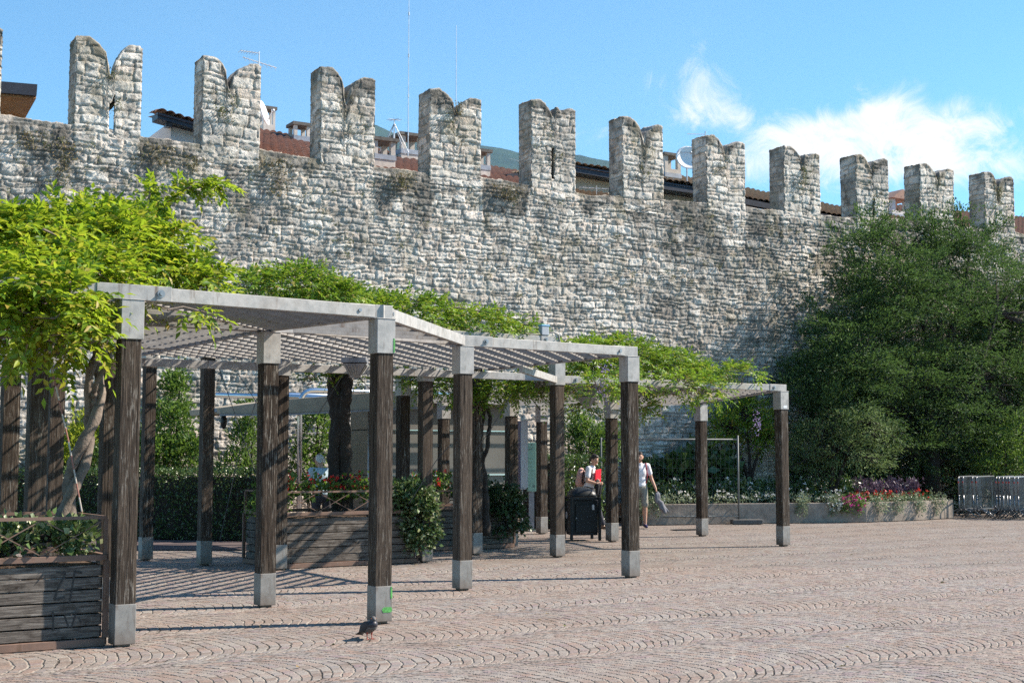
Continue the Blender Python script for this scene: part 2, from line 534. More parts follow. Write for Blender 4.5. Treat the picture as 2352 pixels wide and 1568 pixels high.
M['lf_shrub'] = leafmat('shrub_leaf', [(0.05, 0.11, 0.025), (0.09, 0.17, 0.035), (0.14, 0.22, 0.05)], 0.35, 0.5, tcol=(0.22, 0.36, 0.04))
M['lf_yellow'] = leafmat('yellow_green_leaf', [(0.18, 0.27, 0.03), (0.30, 0.38, 0.04), (0.40, 0.44, 0.06)], 0.4, 0.5, tcol=(0.5, 0.55, 0.05))
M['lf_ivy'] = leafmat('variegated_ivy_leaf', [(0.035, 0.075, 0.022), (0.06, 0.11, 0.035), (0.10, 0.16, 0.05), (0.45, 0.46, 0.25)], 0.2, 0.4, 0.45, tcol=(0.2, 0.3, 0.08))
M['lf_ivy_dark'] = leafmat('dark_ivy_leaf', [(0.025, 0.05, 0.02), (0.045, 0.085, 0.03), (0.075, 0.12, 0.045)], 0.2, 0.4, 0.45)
M['lf_dry'] = leafmat('dry_wall_plant', [(0.10, 0.10, 0.03), (0.17, 0.13, 0.05), (0.24, 0.16, 0.07), (0.12, 0.14, 0.04)], 0.2, 0.7)
M['lf_moss'] = leafmat('green_wall_plant', [(0.08, 0.10, 0.03), (0.13, 0.15, 0.05), (0.17, 0.16, 0.07)], 0.2, 0.7)
M['lf_grey'] = leafmat('grey_green_trailing_leaf', [(0.14, 0.19, 0.11), (0.22, 0.28, 0.17), (0.30, 0.35, 0.22)], 0.25, 0.6)
M['fl_white'] = leafmat('white_petal', [(0.6, 0.6, 0.58), (0.75, 0.75, 0.74)], 0.3, 0.6)
M['fl_red'] = leafmat('red_petal', [(0.42, 0.015, 0.015), (0.62, 0.03, 0.03), (0.7, 0.08, 0.06)], 0.3, 0.5)
M['fl_pink'] = leafmat('magenta_petal', [(0.50, 0.02, 0.24), (0.66, 0.05, 0.36)], 0.3, 0.5)
M['fl_purple'] = leafmat('purple_leaf', [(0.045, 0.02, 0.045), (0.085, 0.045, 0.085), (0.2, 0.15, 0.22)], 0.2, 0.5)
M['fl_lilac'] = leafmat('lilac_petal', [(0.28, 0.2, 0.45), (0.42, 0.34, 0.6)], 0.3, 0.5)

# ------------------------------------------------------------------ foliage
def unit(a):
    return a / np.maximum(np.linalg.norm(a, axis=1, keepdims=True), 1e-9)

def leaves(P, D, N, L, wr=0.5, fold=0.12):
    """kite-shaped leaves: base, left, tip, right; returns verts and triangles"""
    n = len(P)
    D = unit(D)
    S = unit(np.cross(D, N))
    N2 = np.cross(S, D)
    L = np.broadcast_to(np.asarray(L, dtype=float), (n,))[:, None]
    mid = P + D * L * 0.42
    a = mid + S * L * wr / 2 + N2 * L * fold
    b = mid - S * L * wr / 2 + N2 * L * fold
    vs = np.stack([P, a, P + D * L, b], axis=1).reshape(-1, 3)
    i = np.arange(n, dtype=np.int32)[:, None] * 4
    fs = np.concatenate([i + np.array([[0, 2, 1]]), i + np.array([[0, 3, 2]])], axis=1).reshape(-1, 3)
    return vs, fs

class Leaf:
    def __init__(s): s.v, s.f, s.n = [], [], 0
    def add(s, vs, fs):
        s.v.append(vs); s.f.append(fs + s.n); s.n += len(vs)
        return s
    def build(s, name, mat, parent=None):
        return mesh_np(name, np.concatenate(s.v), np.concatenate(s.f), mat, parent=parent)

def rnd_dirs(n):
    return unit(rng.normal(size=(n, 3)))

def compound(lf, P, D, length, k=5, lsize=0.085, droop=0.5, wr=0.42):
    """pinnate leaves: a rachis from P along D that sags, with pairs of leaflets"""
    n = len(P)
    D = unit(D)
    up = np.array([[0, 0, 1.0]])
    side = unit(np.cross(D, np.repeat(up, n, 0)) + 1e-6)
    length = np.broadcast_to(np.asarray(length, float), (n,))
    for j in range(k + 1):
        tt = 0.22 + 0.78 * j / k
        base = P + D * (length * tt)[:, None] - up * (droop * length * tt * tt * 0.55)[:, None]
        tan = unit(D - up * droop * 1.1 * tt)
        nrm = unit(np.cross(side, tan)) + rng.normal(scale=0.35, size=(n, 3))
        if j == k:
            vs, fs = leaves(base, tan + rng.normal(scale=0.2, size=(n, 3)), nrm, lsize * rng.uniform(0.8, 1.2, n), wr)
            lf.add(vs, fs)
            continue
        for sg in (-1, 1):
            d = tan * 0.55 + side * sg * 0.8 - up * 0.18 + rng.normal(scale=0.22, size=(n, 3))
            vs, fs = leaves(base, d, nrm, lsize * rng.uniform(0.75, 1.2, n), wr)
            lf.add(vs, fs)

def in_blobs(blobs, n, shell=0.45, low=-1.0):
    """random points in the outer shells of ellipsoids (centre, radii); also outward directions"""
    vol = np.array([b[1][0] * b[1][1] + b[1][0] * b[1][2] + b[1][1] * b[1][2] for b in blobs])
    ids = rng.choice(len(blobs), size=n, p=vol / vol.sum())
    d = rnd_dirs(n)
    bad = d[:, 2] < low
    d[bad, 2] *= -1
    r = 1 - shell * rng.random(n) ** 1.5
    c = np.array([tuple(b[0]) for b in blobs])[ids]
    rad = np.array([tuple(b[1]) for b in blobs])[ids]
    return c + d * rad * r[:, None], unit(d / rad)

def blob(px, py, Y, rx, ry, rz):
    return (at(px, py, Y), (rx, ry, rz))

def clump(lf, P, O, size, n_each, spread, wr=0.5, up=0.3):
    """around every point a tuft of n_each leaves fanning along the outward direction"""
    n = len(P)
    PP = np.repeat(P, n_each, 0) + rng.normal(size=(n * n_each, 3)) * spread
    D = np.repeat(O, n_each, 0) + rng.normal(scale=0.65, size=(n * n_each, 3)) + np.array([[0, 0, up]])
    N = rng.normal(scale=0.6, size=(n * n_each, 3)) + np.array([[0, 0, 1.0]])
    vs, fs = leaves(PP, D, N, size * rng.uniform(0.6, 1.3, n * n_each), wr)
    lf.add(vs, fs)
# ------------------------------------------------------------------ ground
gx0, gx1, gy0, gy1, gs = -8.4, 8.4, 9.0, 20.5, 0.0175
gx = np.arange(gx0, gx1, gs); gy = np.arange(gy0, gy1, gs)
GX, GY = np.meshgrid(gx, gy)
nv_ = GX.size
i_ = np.arange(nv_).reshape(GX.shape)
gf = np.stack([i_[:-1, :-1], i_[:-1, 1:], i_[1:, 1:], i_[1:, :-1]], -1).reshape(-1, 4)
gv = np.stack([GX, GY, np.zeros_like(GX)], -1).reshape(-1, 3)
e0, e1, e2, e3 = gx0 + 0.04, gx[-1] - 0.04, gy0 + 0.04, gy[-1] - 0.04
far = [(-1550, -60), (940, -60), (940, 9000), (-1550, 9000), (e0, e2), (e1, e2), (e1, e3), (e0, e3)]
gv = np.concatenate([gv, np.array([(x, y, -0.004) for x, y in far])])
b_ = nv_
gf = np.concatenate([gf, np.array([(b_, b_+1, b_+5, b_+4), (b_+1, b_+2, b_+6, b_+5), (b_+2, b_+3, b_+7, b_+6), (b_+3, b_, b_+4, b_+7)])])
ground = mesh_np('ground', gv, gf, M['paving'])
tag(ground, 'porphyry sett paving laid in overlapping arcs across the square', 'paving', kind='structure')

# ------------------------------------------------------------------ stone field
def stone_field(s, z, seed, hmin, hmax, wmin, wmax, rough=1.0, split=0.35):
    r = np.random.default_rng(seed)
    sw = s + 0.16 * (fbm(s * 1.6, z * 1.9, 3, seed) - 0.5) + 0.05 * (vnoise(s * 6, z * 6, seed + 5) - 0.5)
    zw = z + 0.16 * (fbm(s * 0.55, z * 0.35, 3, seed + 9) - 0.5) + 0.11 * (fbm(s * 2.6, z * 2.6, 3, seed + 3) - 0.5)
    z0, z1 = zw.min() - 0.5, zw.max() + 0.5
    bz = [z0]
    while bz[-1] < z1: bz.append(bz[-1] + r.uniform(hmin, hmax))
    bz = np.array(bz)
    ci = np.clip(np.searchsorted(bz, zw) - 1, 0, len(bz) - 2)
    zb, zt = bz[ci], bz[ci + 1]
    sl = np.zeros_like(s); sr = np.zeros_like(s); sid = np.zeros(s.shape, dtype=np.int64)
    s0, s1 = sw.min() - 1, sw.max() + 1
    for c in np.unique(ci):
        h = bz[c + 1] - bz[c]
        n = int((s1 - s0) / wmin) + 3
        wd = r.uniform(wmin, wmax, n) * (0.7 + 0.6 * h / hmax)
        bs = s0 - r.random() * wmax + np.concatenate([[0], np.cumsum(wd)])
        k = ci == c
        i = np.clip(np.searchsorted(bs, sw[k]) - 1, 0, n - 1)
        sl[k], sr[k], sid[k] = bs[i], bs[i + 1], i + c * 1000
    sp = _hash(sid, sid * 7 + 3, seed + 40)
    cut = zb + (zt - zb) * (0.35 + 0.3 * _hash(sid, sid * 3 + 1, seed + 41))
    two = sp < split
    hi = two & (zw > cut)
    zb = np.where(hi, cut, zb); zt = np.where(two & ~hi, cut, zt)
    sid = sid * 2 + hi
    e = np.minimum(np.minimum(sw - sl, sr - sw), np.minimum(zw - zb, zt - zw))
    r1 = _hash(sid, sid * 5 + 2, seed + 50); r2 = _hash(sid, sid * 11 + 7, seed + 51)
    e = e + 0.022 * (fbm(s * 9, z * 9, 3, seed + 70) - 0.5)
    joint = sstep(0.002, 0.026, e)
    cx = (sw - (sl + sr) / 2) / np.maximum(sr - sl, 0.05); cz = (zw - (zb + zt) / 2) / np.maximum(zt - zb, 0.05)
    tilt = (r1 - 0.5) * cx * 0.05 + (r2 - 0.5) * cz * 0.05
    rk = fbm(s * 7, z * 8, 4, seed + 60)
    rid = 1 - np.abs(2 * fbm(s * 11 + 5, z * 13, 3, seed + 61) - 1)
    h = joint * (0.020 + 0.018 * r1 + tilt * 0.8 + rough * (0.052 * (rk - 0.5) + 0.034 * (rid - 0.75)))
    h = h + 0.010 * (vnoise(s * 30, z * 30, seed + 62) - 0.5)
    return h, joint, r1, r2

def stone_color(s, z, joint, r1, r2, seed, dark, warm=0.0):
    base = np.stack([0.60 + 0.28 * r1, 0.555 + 0.265 * r1, 0.495 + 0.25 * r1], -1)
    wz = np.clip(1 - z / 3.5, 0, 1)[..., None] * (0.0 if warm is None else 1.0)
    base = base * (1 - wz * np.array([0.02, 0.10, 0.18]))
    pink = (r2 > 0.80)[..., None] * np.array([0.035, -0.015, -0.035])
    base = base + pink
    mort = np.stack([np.full_like(s, 0.42), np.full_like(s, 0.37), np.full_like(s, 0.31)], -1)
    mort = mort * (0.75 + 0.5 * fbm(s * 3, z * 3, 3, seed + 80))[..., None]
    c = mort + (base - mort) * joint[..., None]
    gr = fbm(s * 1.3, z * 1.1, 5, seed + 81)
    lich = sstep(0.50, 0.68, gr)[..., None] * 0.5
    c = c * (1 - lich) + lich * np.array([0.23, 0.22, 0.205])
    sp = sstep(0.57, 0.68, fbm(s * 7, z * 6, 4, seed + 83))[..., None] * 0.6
    c = c * (1 - sp) + sp * np.array([0.15, 0.14, 0.125])
    d = np.clip(dark, 0, 1)[..., None]
    c = c * (1 - d * 0.82) + d * 0.82 * np.array([0.075, 0.073, 0.066])
    gb = (sstep(0.56, 0.7, fbm(s * 2.2 + 3, z * 1.6, 4, seed + 84)) * 0.3)[..., None]
    return c * (1 - gb) + gb * np.array([0.25, 0.22, 0.13])

# merlon left edges measured in the photograph: (front-left x, top y left horn, base y, front right x)
ML = [(167, 83, 305, 324), (460, 130, 331, 598), (733, 153, 366, 862), (985, 205, 384, 1105), (1218, 230, 410, 1322),
      (1428, 268, 450, 1524), (1622, 312, 462, 1712), (1800, 338, 470, 1885), (1966, 356, 500, 2042), (2112, 378, 505, 2192), (2262, 397, 522, 2330)]
MS = []
for xl, yt, yb, xr in ML:
    a, zb = wall_sz(xl, yb); b, _ = wall_sz(xr, yb); _, zt = wall_sz(xl + 15, yt)
    MS.append([a, b, zb, zt])
pitch = (MS[-1][0] - MS[0][0]) / 10
MS.insert(0, [MS[0][0] - pitch, MS[0][0] - pitch + 1.42, MS[0][2], MS[0][3]])
MS.append([MS[-1][0] + pitch, MS[-1][0] + pitch + 1.3, MS[-1][2], MS[-1][3]])
CR = [(60, 272), (380, 320), (655, 354), (930, 390), (1150, 414), (1360, 448), (1560, 461), (1740, 478), (1910, 498), (2065, 502), (2215, 521), (2345, 536)]
cs, cz = zip(*[wall_sz(x, y) for x, y in CR])
cs, cz = np.array(cs), np.array(cz)
def wall_top(s):
    return np.interp(s, cs, cz) + 0.10 * (fbm(s * 2.1, s * 0 + 3.1, 4, 77) - 0.5)

def stain(s, z):
    """dark weathering below the gaps between merlons and in long streaks"""
    d = wall_top(s) - z
    m = np.zeros_like(s)
    mids = [(MS[i][1] + MS[i + 1][0]) / 2 for i in range(len(MS) - 1)]
    for k, c in enumerate(mids):
        wdt = 0.85 + 0.3 * _hash(np.array([k]), np.array([3]), 5)[0]
        dep = 1.1 + 1.5 * _hash(np.array([k]), np.array([9]), 6)[0]
        m = np.maximum(m, np.exp(-((s - c) / wdt) ** 4) * np.clip(1.15 - d / dep, 0, 1))
    nz = fbm(s * 2.3, z * 1.1, 5, 33)
    a = sstep(0.44, 0.62, m * 0.75 + (nz - 0.5) * 0.9)
    st = fbm(s * 0.42 + z * 0.20, z * 0.16, 4, 91)
    fin = fbm(s * 2.5, z * 1.9, 5, 92)
    b = sstep(0.49, 0.62, st * 0.62 + fin * 0.40) * np.clip(1.1 - d / 7.5, 0.15, 1)
    return np.maximum(a, 0.85 * b) * (0.55 + 0.45 * sstep(0.3, 0.6, fbm(s * 6, z * 6, 3, 95)))

wall_root = empty('town_wall', wxyz(0, 0, 0), 0, 'long pale rubble stone town wall crowned with swallowtail merlons', 'stone wall')

def place(o):
    o.parent = wall_root
    o.location = tuple(-wall_root.location)
    return o

def build_wall():
    s0, s1, dx = -3.2, 35.5, 0.026
    nx, nz, nt = int((s1 - s0) / dx), 340, 16
    s = np.linspace(s0, s1, nx + 1)
    top = wall_top(s)
    q = np.linspace(0, 1, nz + 1)
    S = np.repeat(s[None], nz + 1, 0)
    Z = q[:, None] * top[None]
    h, j, r1, r2 = stone_field(S, Z, 11, 0.10, 0.25, 0.12, 0.52, 1.1, 0.40)
    bulge = 0.10 * (fbm(S * 0.35, Z * 0.35, 3, 4) - 0.5)
    wgt = np.clip((1 - q[:, None]) * 60, 0.5, 1)
    D = -(h * wgt + bulge)
    C = stone_color(S, Z, j, r1, r2, 11, stain(S, Z))
    rows = [np.stack([S, D, Z], -1)]
    cols = [C]
    td = np.linspace(0.04, 0.95, nt)
    S2 = np.repeat(s[None], nt, 0); D2 = np.repeat(td[:, None], nx + 1, 1)
    h2, j2, a1, a2 = stone_field(S2, D2, 12, 0.2, 0.4, 0.2, 0.5)
    rows.append(np.stack([S2, D2, top[None] + h2 - 0.01], -1))
    cols.append(stone_color(S2, D2, j2, a1, a2, 12, np.full_like(S2, 0.25)))
    for dd, fz in ((0.98, 0.98), (1.0, 0.5), (1.0, 0.0)):
        rows.append(np.stack([s, np.full_like(s, dd), top * fz], -1)[None]); cols.append(cols[0][:1] * 0 + 0.4)
    G = np.concatenate(rows, 0); CC = np.concatenate(cols, 0)
    nr, nc = G.shape[:2]
    X = np.array([W.x, W.y, 0]); Y = np.array([NB.x, NB.y, 0]); B = np.array([P0.x, P0.y, 0])
    vs = B + G[..., :1] * X + G[..., 1:2] * Y + G[..., 2:] * np.array([0, 0, 1.0])
    i = np.arange(nr * nc).reshape(nr, nc)
    fs = np.stack([i[:-1, :-1], i[:-1, 1:], i[1:, 1:], i[1:, :-1]], -1).reshape(-1, 4)
    place(mesh_np('masonry', vs.reshape(-1, 3), fs, M['stone'], col=CC.reshape(-1, 3)))

def horn_top(x, r, flat=False):
    """swallowtail outline, 0..1 along the merlon"""
    n = 0.47 + 0.08 * (r.random() - 0.5)
    dip = r.uniform(0.62, 0.72) if not flat else r.uniform(0.70, 0.82)
    hr = r.uniform(0.94, 0.985)
    xs = [0, 0.18 + 0.05 * r.random(), 0.32, n - 0.06, n - 0.015, n + 0.03, n + 0.08, n + 0.19, 0.80, 0.93, 1.0]
    ys = [0.985, 1.0, 0.95, 0.87, dip, dip - 0.01, dip + 0.13, hr - 0.06, hr, hr + 0.005, hr - 0.02]
    return np.interp(x, xs, ys)

def build_merlon(k, a, b, zb, zt, slit):
    r = np.random.default_rng(100 + k)
    wd, ht, th = b - a, zt - zb + 0.40, 0.62
    zb = zb - 0.40
    nx, nz, ny = max(8, int(wd / 0.027)), int(ht / 0.03), 16
    occ = np.ones((nx, nz), bool)
    if slit:
        x0 = int(nx * slit[0]); x1 = x0 + max(2, int(slit[1] / wd * nx)); k1 = int(nz * slit[2]); k0 = int(nz * 0.21)
        occ[x0:x1, k0:k1] = False
    def vid(i, j, kk): return (i * (ny + 1) + j) * (nz + 1) + kk
    fs = []
    I, K = np.nonzero(occ)
    for j, fl in ((0, 1), (ny, -1)):
        f = np.stack([vid(I, j, K), vid(I + 1, j, K), vid(I + 1, j, K + 1), vid(I, j, K + 1)], -1)
        fs.append(f if fl == 1 else f[:, ::-1])
    J = np.arange(ny)
    pad = np.zeros((nx + 2, nz + 2), bool); pad[1:-1, 1:-1] = occ
    for i in range(nx + 1):
        for kk in range(nz):
            l, rr = pad[i, kk + 1], pad[i + 1, kk + 1]
            if l != rr:
                f = np.stack([vid(i, J, kk), vid(i, J, kk + 1), vid(i, J + 1, kk + 1), vid(i, J + 1, kk)], -1)
                fs.append(f[:, ::-1] if rr else f)
    for i in range(nx):
        for kk in range(1, nz + 1):
            l, rr = pad[i + 1, kk], pad[i + 1, kk + 1]
            if l != rr:
                f = np.stack([vid(i, J, kk), vid(i + 1, J, kk), vid(i + 1, J + 1, kk), vid(i, J + 1, kk)], -1)
                fs.append(f if l else f[:, ::-1])
    fs = np.concatenate(fs)
    ii, jj, kk = np.meshgrid(np.arange(nx + 1), np.arange(ny + 1), np.arange(nz + 1), indexing='ij')
    x = ii / nx; q = kk / nz; d = jj / ny * th
    ht_x = (horn_top(x, r, k > 4) * (ht - 0.30) + 0.30) / ht
    jag = 0.05 * (fbm(x * wd * 3 + k * 9, d * 3, 3, 300 + k) - 0.5)
    z = zb + q * (ht_x * ht + jag)
    s = a + x * wd
    if slit: s = s + 0.25 * d * np.exp(-((x - slit[0] - slit[1] / wd / 2) * wd / 0.14) ** 2)
    P = np.stack([s, d, z], -1).reshape(-1, 3)
    used, inv = np.unique(fs, return_inverse=True)
    P = P[used]; fs = inv.reshape(fs.shape).astype(np.int32)
    e1 = P[fs[:, 1]] - P[fs[:, 0]]; e2 = P[fs[:, 3]] - P[fs[:, 0]]
    fn = np.cross(e1, e2)
    N = np.zeros_like(P)
    for c in range(4): np.add.at(N, fs[:, c], fn)
    N = unit(N)
    w2 = N ** 2
    hs, c_ = [], []
    args = (500 + k * 7, 0.15, 0.30, 0.22, 0.62, 0.72, 0.25)
    st0 = np.full(len(P), 0.0)
    for (uu, vv, sd) in ((P[:, 1] + 40 * k + 5, P[:, 2], 1), (P[:, 0], P[:, 2], 0), (P[:, 0], P[:, 1] + 9, 2)):
        h, j, r1, r2 = stone_field(uu, vv, *((args[0] + 0,) + args[1:]))
        hs.append(h)
        dt = (zb + ht * np.interp((P[:, 0] - a) / wd, np.linspace(0, 1, 40), horn_top(np.linspace(0, 1, 40), np.random.default_rng(100 + k)))) - P[:, 2]
        nzz = fbm(uu * 2.4, vv * 1.3, 5, 700 + k)
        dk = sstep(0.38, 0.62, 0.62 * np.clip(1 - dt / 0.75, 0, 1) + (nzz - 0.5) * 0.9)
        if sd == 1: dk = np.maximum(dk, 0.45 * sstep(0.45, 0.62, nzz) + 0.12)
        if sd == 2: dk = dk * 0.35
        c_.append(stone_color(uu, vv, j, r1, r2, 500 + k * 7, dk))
    hs = np.stack(hs, 1); Cc = np.stack(c_, 1)
    P2 = P + N * (hs * w2).sum(1, keepdims=True)
    CC = (Cc * w2[..., None]).sum(1)
    X = np.array([W.x, W.y, 0]); Y = np.array([NB.x, NB.y, 0]); B = np.array([P0.x, P0.y, 0])
    vs = B + P2[:, :1] * X + (P2[:, 1:2] - 0.10 * (fbm(P2[:, :1] * 0.35, P2[:, 2:] * 0.35, 3, 4) - 0.5)) * Y + P2[:, 2:] * np.array([0, 0, 1.0])
    place(mesh_np('merlon', vs, fs, M['stone'], col=CC))

build_wall()
for k, (a, b, zb, zt) in enumerate(MS):
    slit = {1: (0.545, 0.10, 0.66), 5: (0.47, 0.06, 0.62), 9: (0.5, 0.05, 0.5)}.get(k)
    build_merlon(k, a, b, zb, zt, slit)

# tufts rooted in the masonry
def tuft(px, py, sx, hang, n, mat, label=None, size=0.05):
    """a hanging tuft: leaves spread over sx metres and trailing `hang` metres below the root"""
    p = wall_pt(px, py, -0.05)
    lf = Leaf()
    a = rng.normal(scale=sx * 0.5, size=n)
    b = -hang * rng.random(n) ** 1.3
    a = a * (1 - 0.5 * np.abs(b) / max(hang, 0.01))
    P = np.array(p)[None] + a[:, None] * np.array([[W.x, W.y, 0]]) + b[:, None] * np.array([[0, 0, 1.0]]) - np.array([[NB.x, NB.y, 0]]) * (rng.random(n) * 0.14)[:, None]
    D = rng.normal(scale=0.5, size=(n, 3)) - np.array([[NB.x, NB.y, 0]]) * 0.5 + np.array([[0, 0, -0.5]])
    vs, fs = leaves(P, D, rnd_dirs(n), size * rng.uniform(0.6, 1.5, n), 0.45)
    lf.add(vs, fs)
    return lf
big = [(150, 325, 0.40, 0.95, 300, 'lf_dry', 'long ochre tuft hanging left below the merlon with the open arrow slit'),
       (65, 300, 0.5, 0.4, 170, 'lf_dry', 'ochre tuft under the wall edge near the left end of the wall'),
       (372, 335, 0.55, 0.45, 260, 'lf_dry', 'brown tuft in the first gap right of the slitted merlon'),
       (445, 360, 0.35, 0.4, 150, 'lf_dry', 'brown tuft at the left foot of the second full merlon'),
       (640, 365, 0.55, 0.9, 420, 'lf_dry', 'largest brown tuft hanging below the roof with the satellite dish'),
       (925, 398, 0.4, 0.45, 220, 'lf_dry', 'brown tuft below the tall whip aerial'),
       (1165, 425, 0.65, 0.4, 330, 'lf_dry', 'wide brown tuft in the gap left of the iron barred merlon'),
       (505, 245, 0.14, 0.25, 80, 'lf_moss', 'green tuft on the face of the second full merlon'),
       (1052, 235, 0.2, 0.35, 110, 'lf_dry', 'ochre tuft in the notch of the merlon with the white mast behind'),
       (1843, 385, 0.14, 0.5, 120, 'lf_moss', 'green tuft on the merlon below the big cloud'),
       (2293, 430, 0.25, 0.6, 150, 'lf_moss', 'green tuft on the right-hand merlon above the tree')]
for px, py, sx, hg, n, mt, lb in big:
    o = tuft(px, py, sx, hg, n, mt).build('wall_plant', M[mt])
    tag(o, lb, 'wall plant', 'plants rooted in the town wall')
sm = Leaf()
for _ in range(330):
    px = rng.uniform(0, 1950); py = 290 + 0.1 * px + 480 * rng.random() ** 1.6
    s_, z_ = wall_sz(px, py)
    if z_ > float(wall_top(np.array([s_]))[0]) - 0.2: continue
    t_ = tuft(px, py, 0.11, 0.05 + 0.25 * rng.random(), int(rng.integers(8, 30)), 'lf_moss', size=0.045)
    sm.add(t_.v[0], t_.f[0])
for k, (a, b, zb, zt) in enumerate(MS):
    for _ in range(7):
        s_ = a + (b - a) * (0.47 + 0.16 * rng.normal()); z_ = zb + (zt - zb) * rng.uniform(0.25, 0.72)
        n_ = int(rng.integers(14, 40))
        P = np.array(wxyz(s_, -0.06, z_))[None] + rng.normal(scale=0.07, size=(n_, 3)) * np.array([[1, 1, 1.5]])
        v_, f_ = leaves(P, rng.normal(scale=0.6, size=(n_, 3)) - np.array([[NB.x, NB.y, 0.4]]) * 0.5, rnd_dirs(n_), 0.05 * rng.uniform(0.6, 1.4, n_), 0.45)
        sm.add(v_, f_)
tag(sm.build('wall_plants', M['lf_moss']), 'scattered small green tufts growing from the joints of the stone wall', 'wall plants', kind='stuff')

# ------------------------------------------------------------------ houses behind the wall
def poly(pts, off):
    return [wall_pt(x, y, off) for x, y in pts]

def slab(mb, pts, off, depth):
    return mb.extrude(poly(pts, off), NB * depth)

def tile_roof(mb, a, b, c, d, ncol=None, nrow=None):
    """tiled slope: a-b along the eave, d-c along the ridge; rows step, columns roll"""
    a, b, c, d = map(Vector, (a, b, c, d))
    ncol = ncol or max(4, int((b - a).length / 0.22)); nrow = nrow or max(3, int((d - a).length / 0.33))
    nrm = (b - a).cross(d - a).normalized()
    if nrm.z < 0: nrm = -nrm
    m = ncol * 4
    vs, fs = [], []
    for r in range(nrow):
        for e in (0, 1):
            v = (r + e) / nrow
            lift = 0.05 * (1 - e)
            for i in range(m + 1):
                u = i / m
                p = a.lerp(b, u).lerp(d.lerp(c, u), v)
                roll = 0.045 * abs(math.sin(math.pi * ncol * u))
                vs.append(p + nrm * (roll + lift + 0.012 * math.sin(i * 12.9 + r * 7.7)))
    for r in range(2 * nrow - 1):
        for i in range(m):
            fs.append((r*(m+1)+i, r*(m+1)+i+1, (r+1)*(m+1)+i+1, (r+1)*(m+1)+i))
    b0 = len(vs)
    vs += [a - nrm * 0.08, b - nrm * 0.08, c - nrm * 0.08, d - nrm * 0.08]
    fs += [(b0+3, b0+2, b0+1, b0)]
    return mb.add(vs, fs)

def chimney(parent, x0, x1, ytop, ybot, off, cap='slab', mat='chimney'):
    """a rendered stack with openings under a slab, seen above the wall"""
    a, b = wall_pt(x0, ybot, off), wall_pt(x1, ybot, off)
    z1 = wall_pt((x0 + x1) / 2, ytop, off).z
    wd = (b - a).length
    c = (a + b) / 2 + NB * wd / 2
    c.z = 0
    z0 = min(a.z, b.z) - 1.2
    Mx = Matrix((W, NB, ZV)).transposed()
    op = min(0.42, (z1 - z0) * 0.3)
    mb = MB()
    zs = z1 - 0.10
    mb.box(c + ZV * ((z0 + zs - op) / 2), (wd, wd, zs - op - z0), Mx)
    pw = wd * 0.2
    for sx in (-1, 1):
        for sy in (-1, 1):
            mb.box(c + Mx @ Vector((sx * (wd - pw) / 2, sy * (wd - pw) / 2, 0)) + ZV * (zs - op / 2), (pw, pw, op), Mx)
    o = mb.build('chimney', M[mat], parent)
    o.location = -parent.location
    cp = MB()
    if cap == 'slab':
        cp.box(c + ZV * (zs + 0.05), (wd * 1.22, wd * 1.22, 0.09), Mx)
    else:
        e = wd * 0.68
        q = [c + Mx @ Vector((sx * e, sy * e, zs)) for sx, sy in ((-1, -1), (1, -1), (1, 1), (-1, 1))]
        r0, r1 = c + Mx @ Vector((0, -e, zs + 0.35)), c + Mx @ Vector((0, e, zs + 0.35))
        cp.add(q + [r0, r1], [(0, 1, 4), (2, 3, 5), (1, 2, 5, 4), (3, 0, 4, 5), (3, 2, 1, 0)])
    k = cp.build('chimney_cap', M['chimney_cap' if cap == 'slab' else 'tile_red'], o)
    fl = MB().box(c + ZV * (z0 + 1.25), (wd * 1.06, wd * 1.06, 0.14), Mx)
    fl.build('flashing', M['zinc'], o)
    return o

def house(loc_px, off, label):
    p = wall_pt(loc_px[0], loc_px[1], off); p.z = 0
    return empty('house', p, 0, label, 'house', 'houses behind the town wall')

def sub(h, mb, name, mat, **kw):
    o = mb.build(name, M[mat], h, **kw)
    o.location = -h.location
    return o

def down(pts, z=0.0):
    return [Vector((p.x, p.y, z)) for p in pts]

# a house with a wooden soffit at the far left
h = house((20, 240), 3.0, 'modern house at the far left with dark fascia and orange wooden eave')
sub(h, slab(MB(), [(-200, 170), (86, 194), (84, 220), (-200, 196)], 2.5, 7), 'fascia', 'fascia')
mb = MB(); q = poly([(-200, 198), (83, 221), (52, 262), (-200, 250)], 2.6)
mb.extrude([q[0], q[1], wall_pt(56, 270, 4.2), wall_pt(-200, 270, 4.2)], Vector((0, 0, -0.06)))
sub(h, mb, 'soffit', 'soffit')
w0, w1 = wall_pt(-200, 262, 4.0), wall_pt(54, 262, 4.0)
sub(h, MB().extrude(down([w0, w1, w1 + NB * 5, w0 + NB * 5]), ZV * (wall_pt(54, 264, 4.0).z)), 'wall', 'stucco')

# low house with a verge and red tiles, dish and chimneys
h = house((520, 300), 3.5, 'red tiled house with satellite dish behind the second full merlon')
off = 3.5
sub(h, slab(MB(), [(392, 279), (520, 315), (520, 480), (392, 480)], off, 5), 'wall', 'stucco_white')
sub(h, slab(MB(), [(362, 258), (520, 302), (520, 317), (362, 272)], off - 0.35, 0.5), 'verge', 'fascia')
sub(h, MB().beam(wall_pt(389, 285, off - 0.3), wall_pt(389, 285, off) + NB * 0.2, 0.16, 0.13), 'gutter', 'fascia')
mb = MB()
a, b = wall_pt(363, 258, off - 0.4), wall_pt(520, 302, off - 0.4)
tile_roof(mb, a + ZV * 0.03, b + ZV * 0.03, b + NB * 0.9 + ZV * 0.22, a + NB * 0.9 + ZV * 0.16)
a, b = wall_pt(540, 345, 1.6), wall_pt(760, 385, 1.6)
c_, d_ = wall_pt(720, 322, 6.0), wall_pt(560, 290, 6.0)
tile_roof(mb, a, b, c_, d_)
sub(h, mb, 'roof', 'tile_red')
a, b = wall_pt(540, 352, 1.8), wall_pt(760, 392, 1.8)
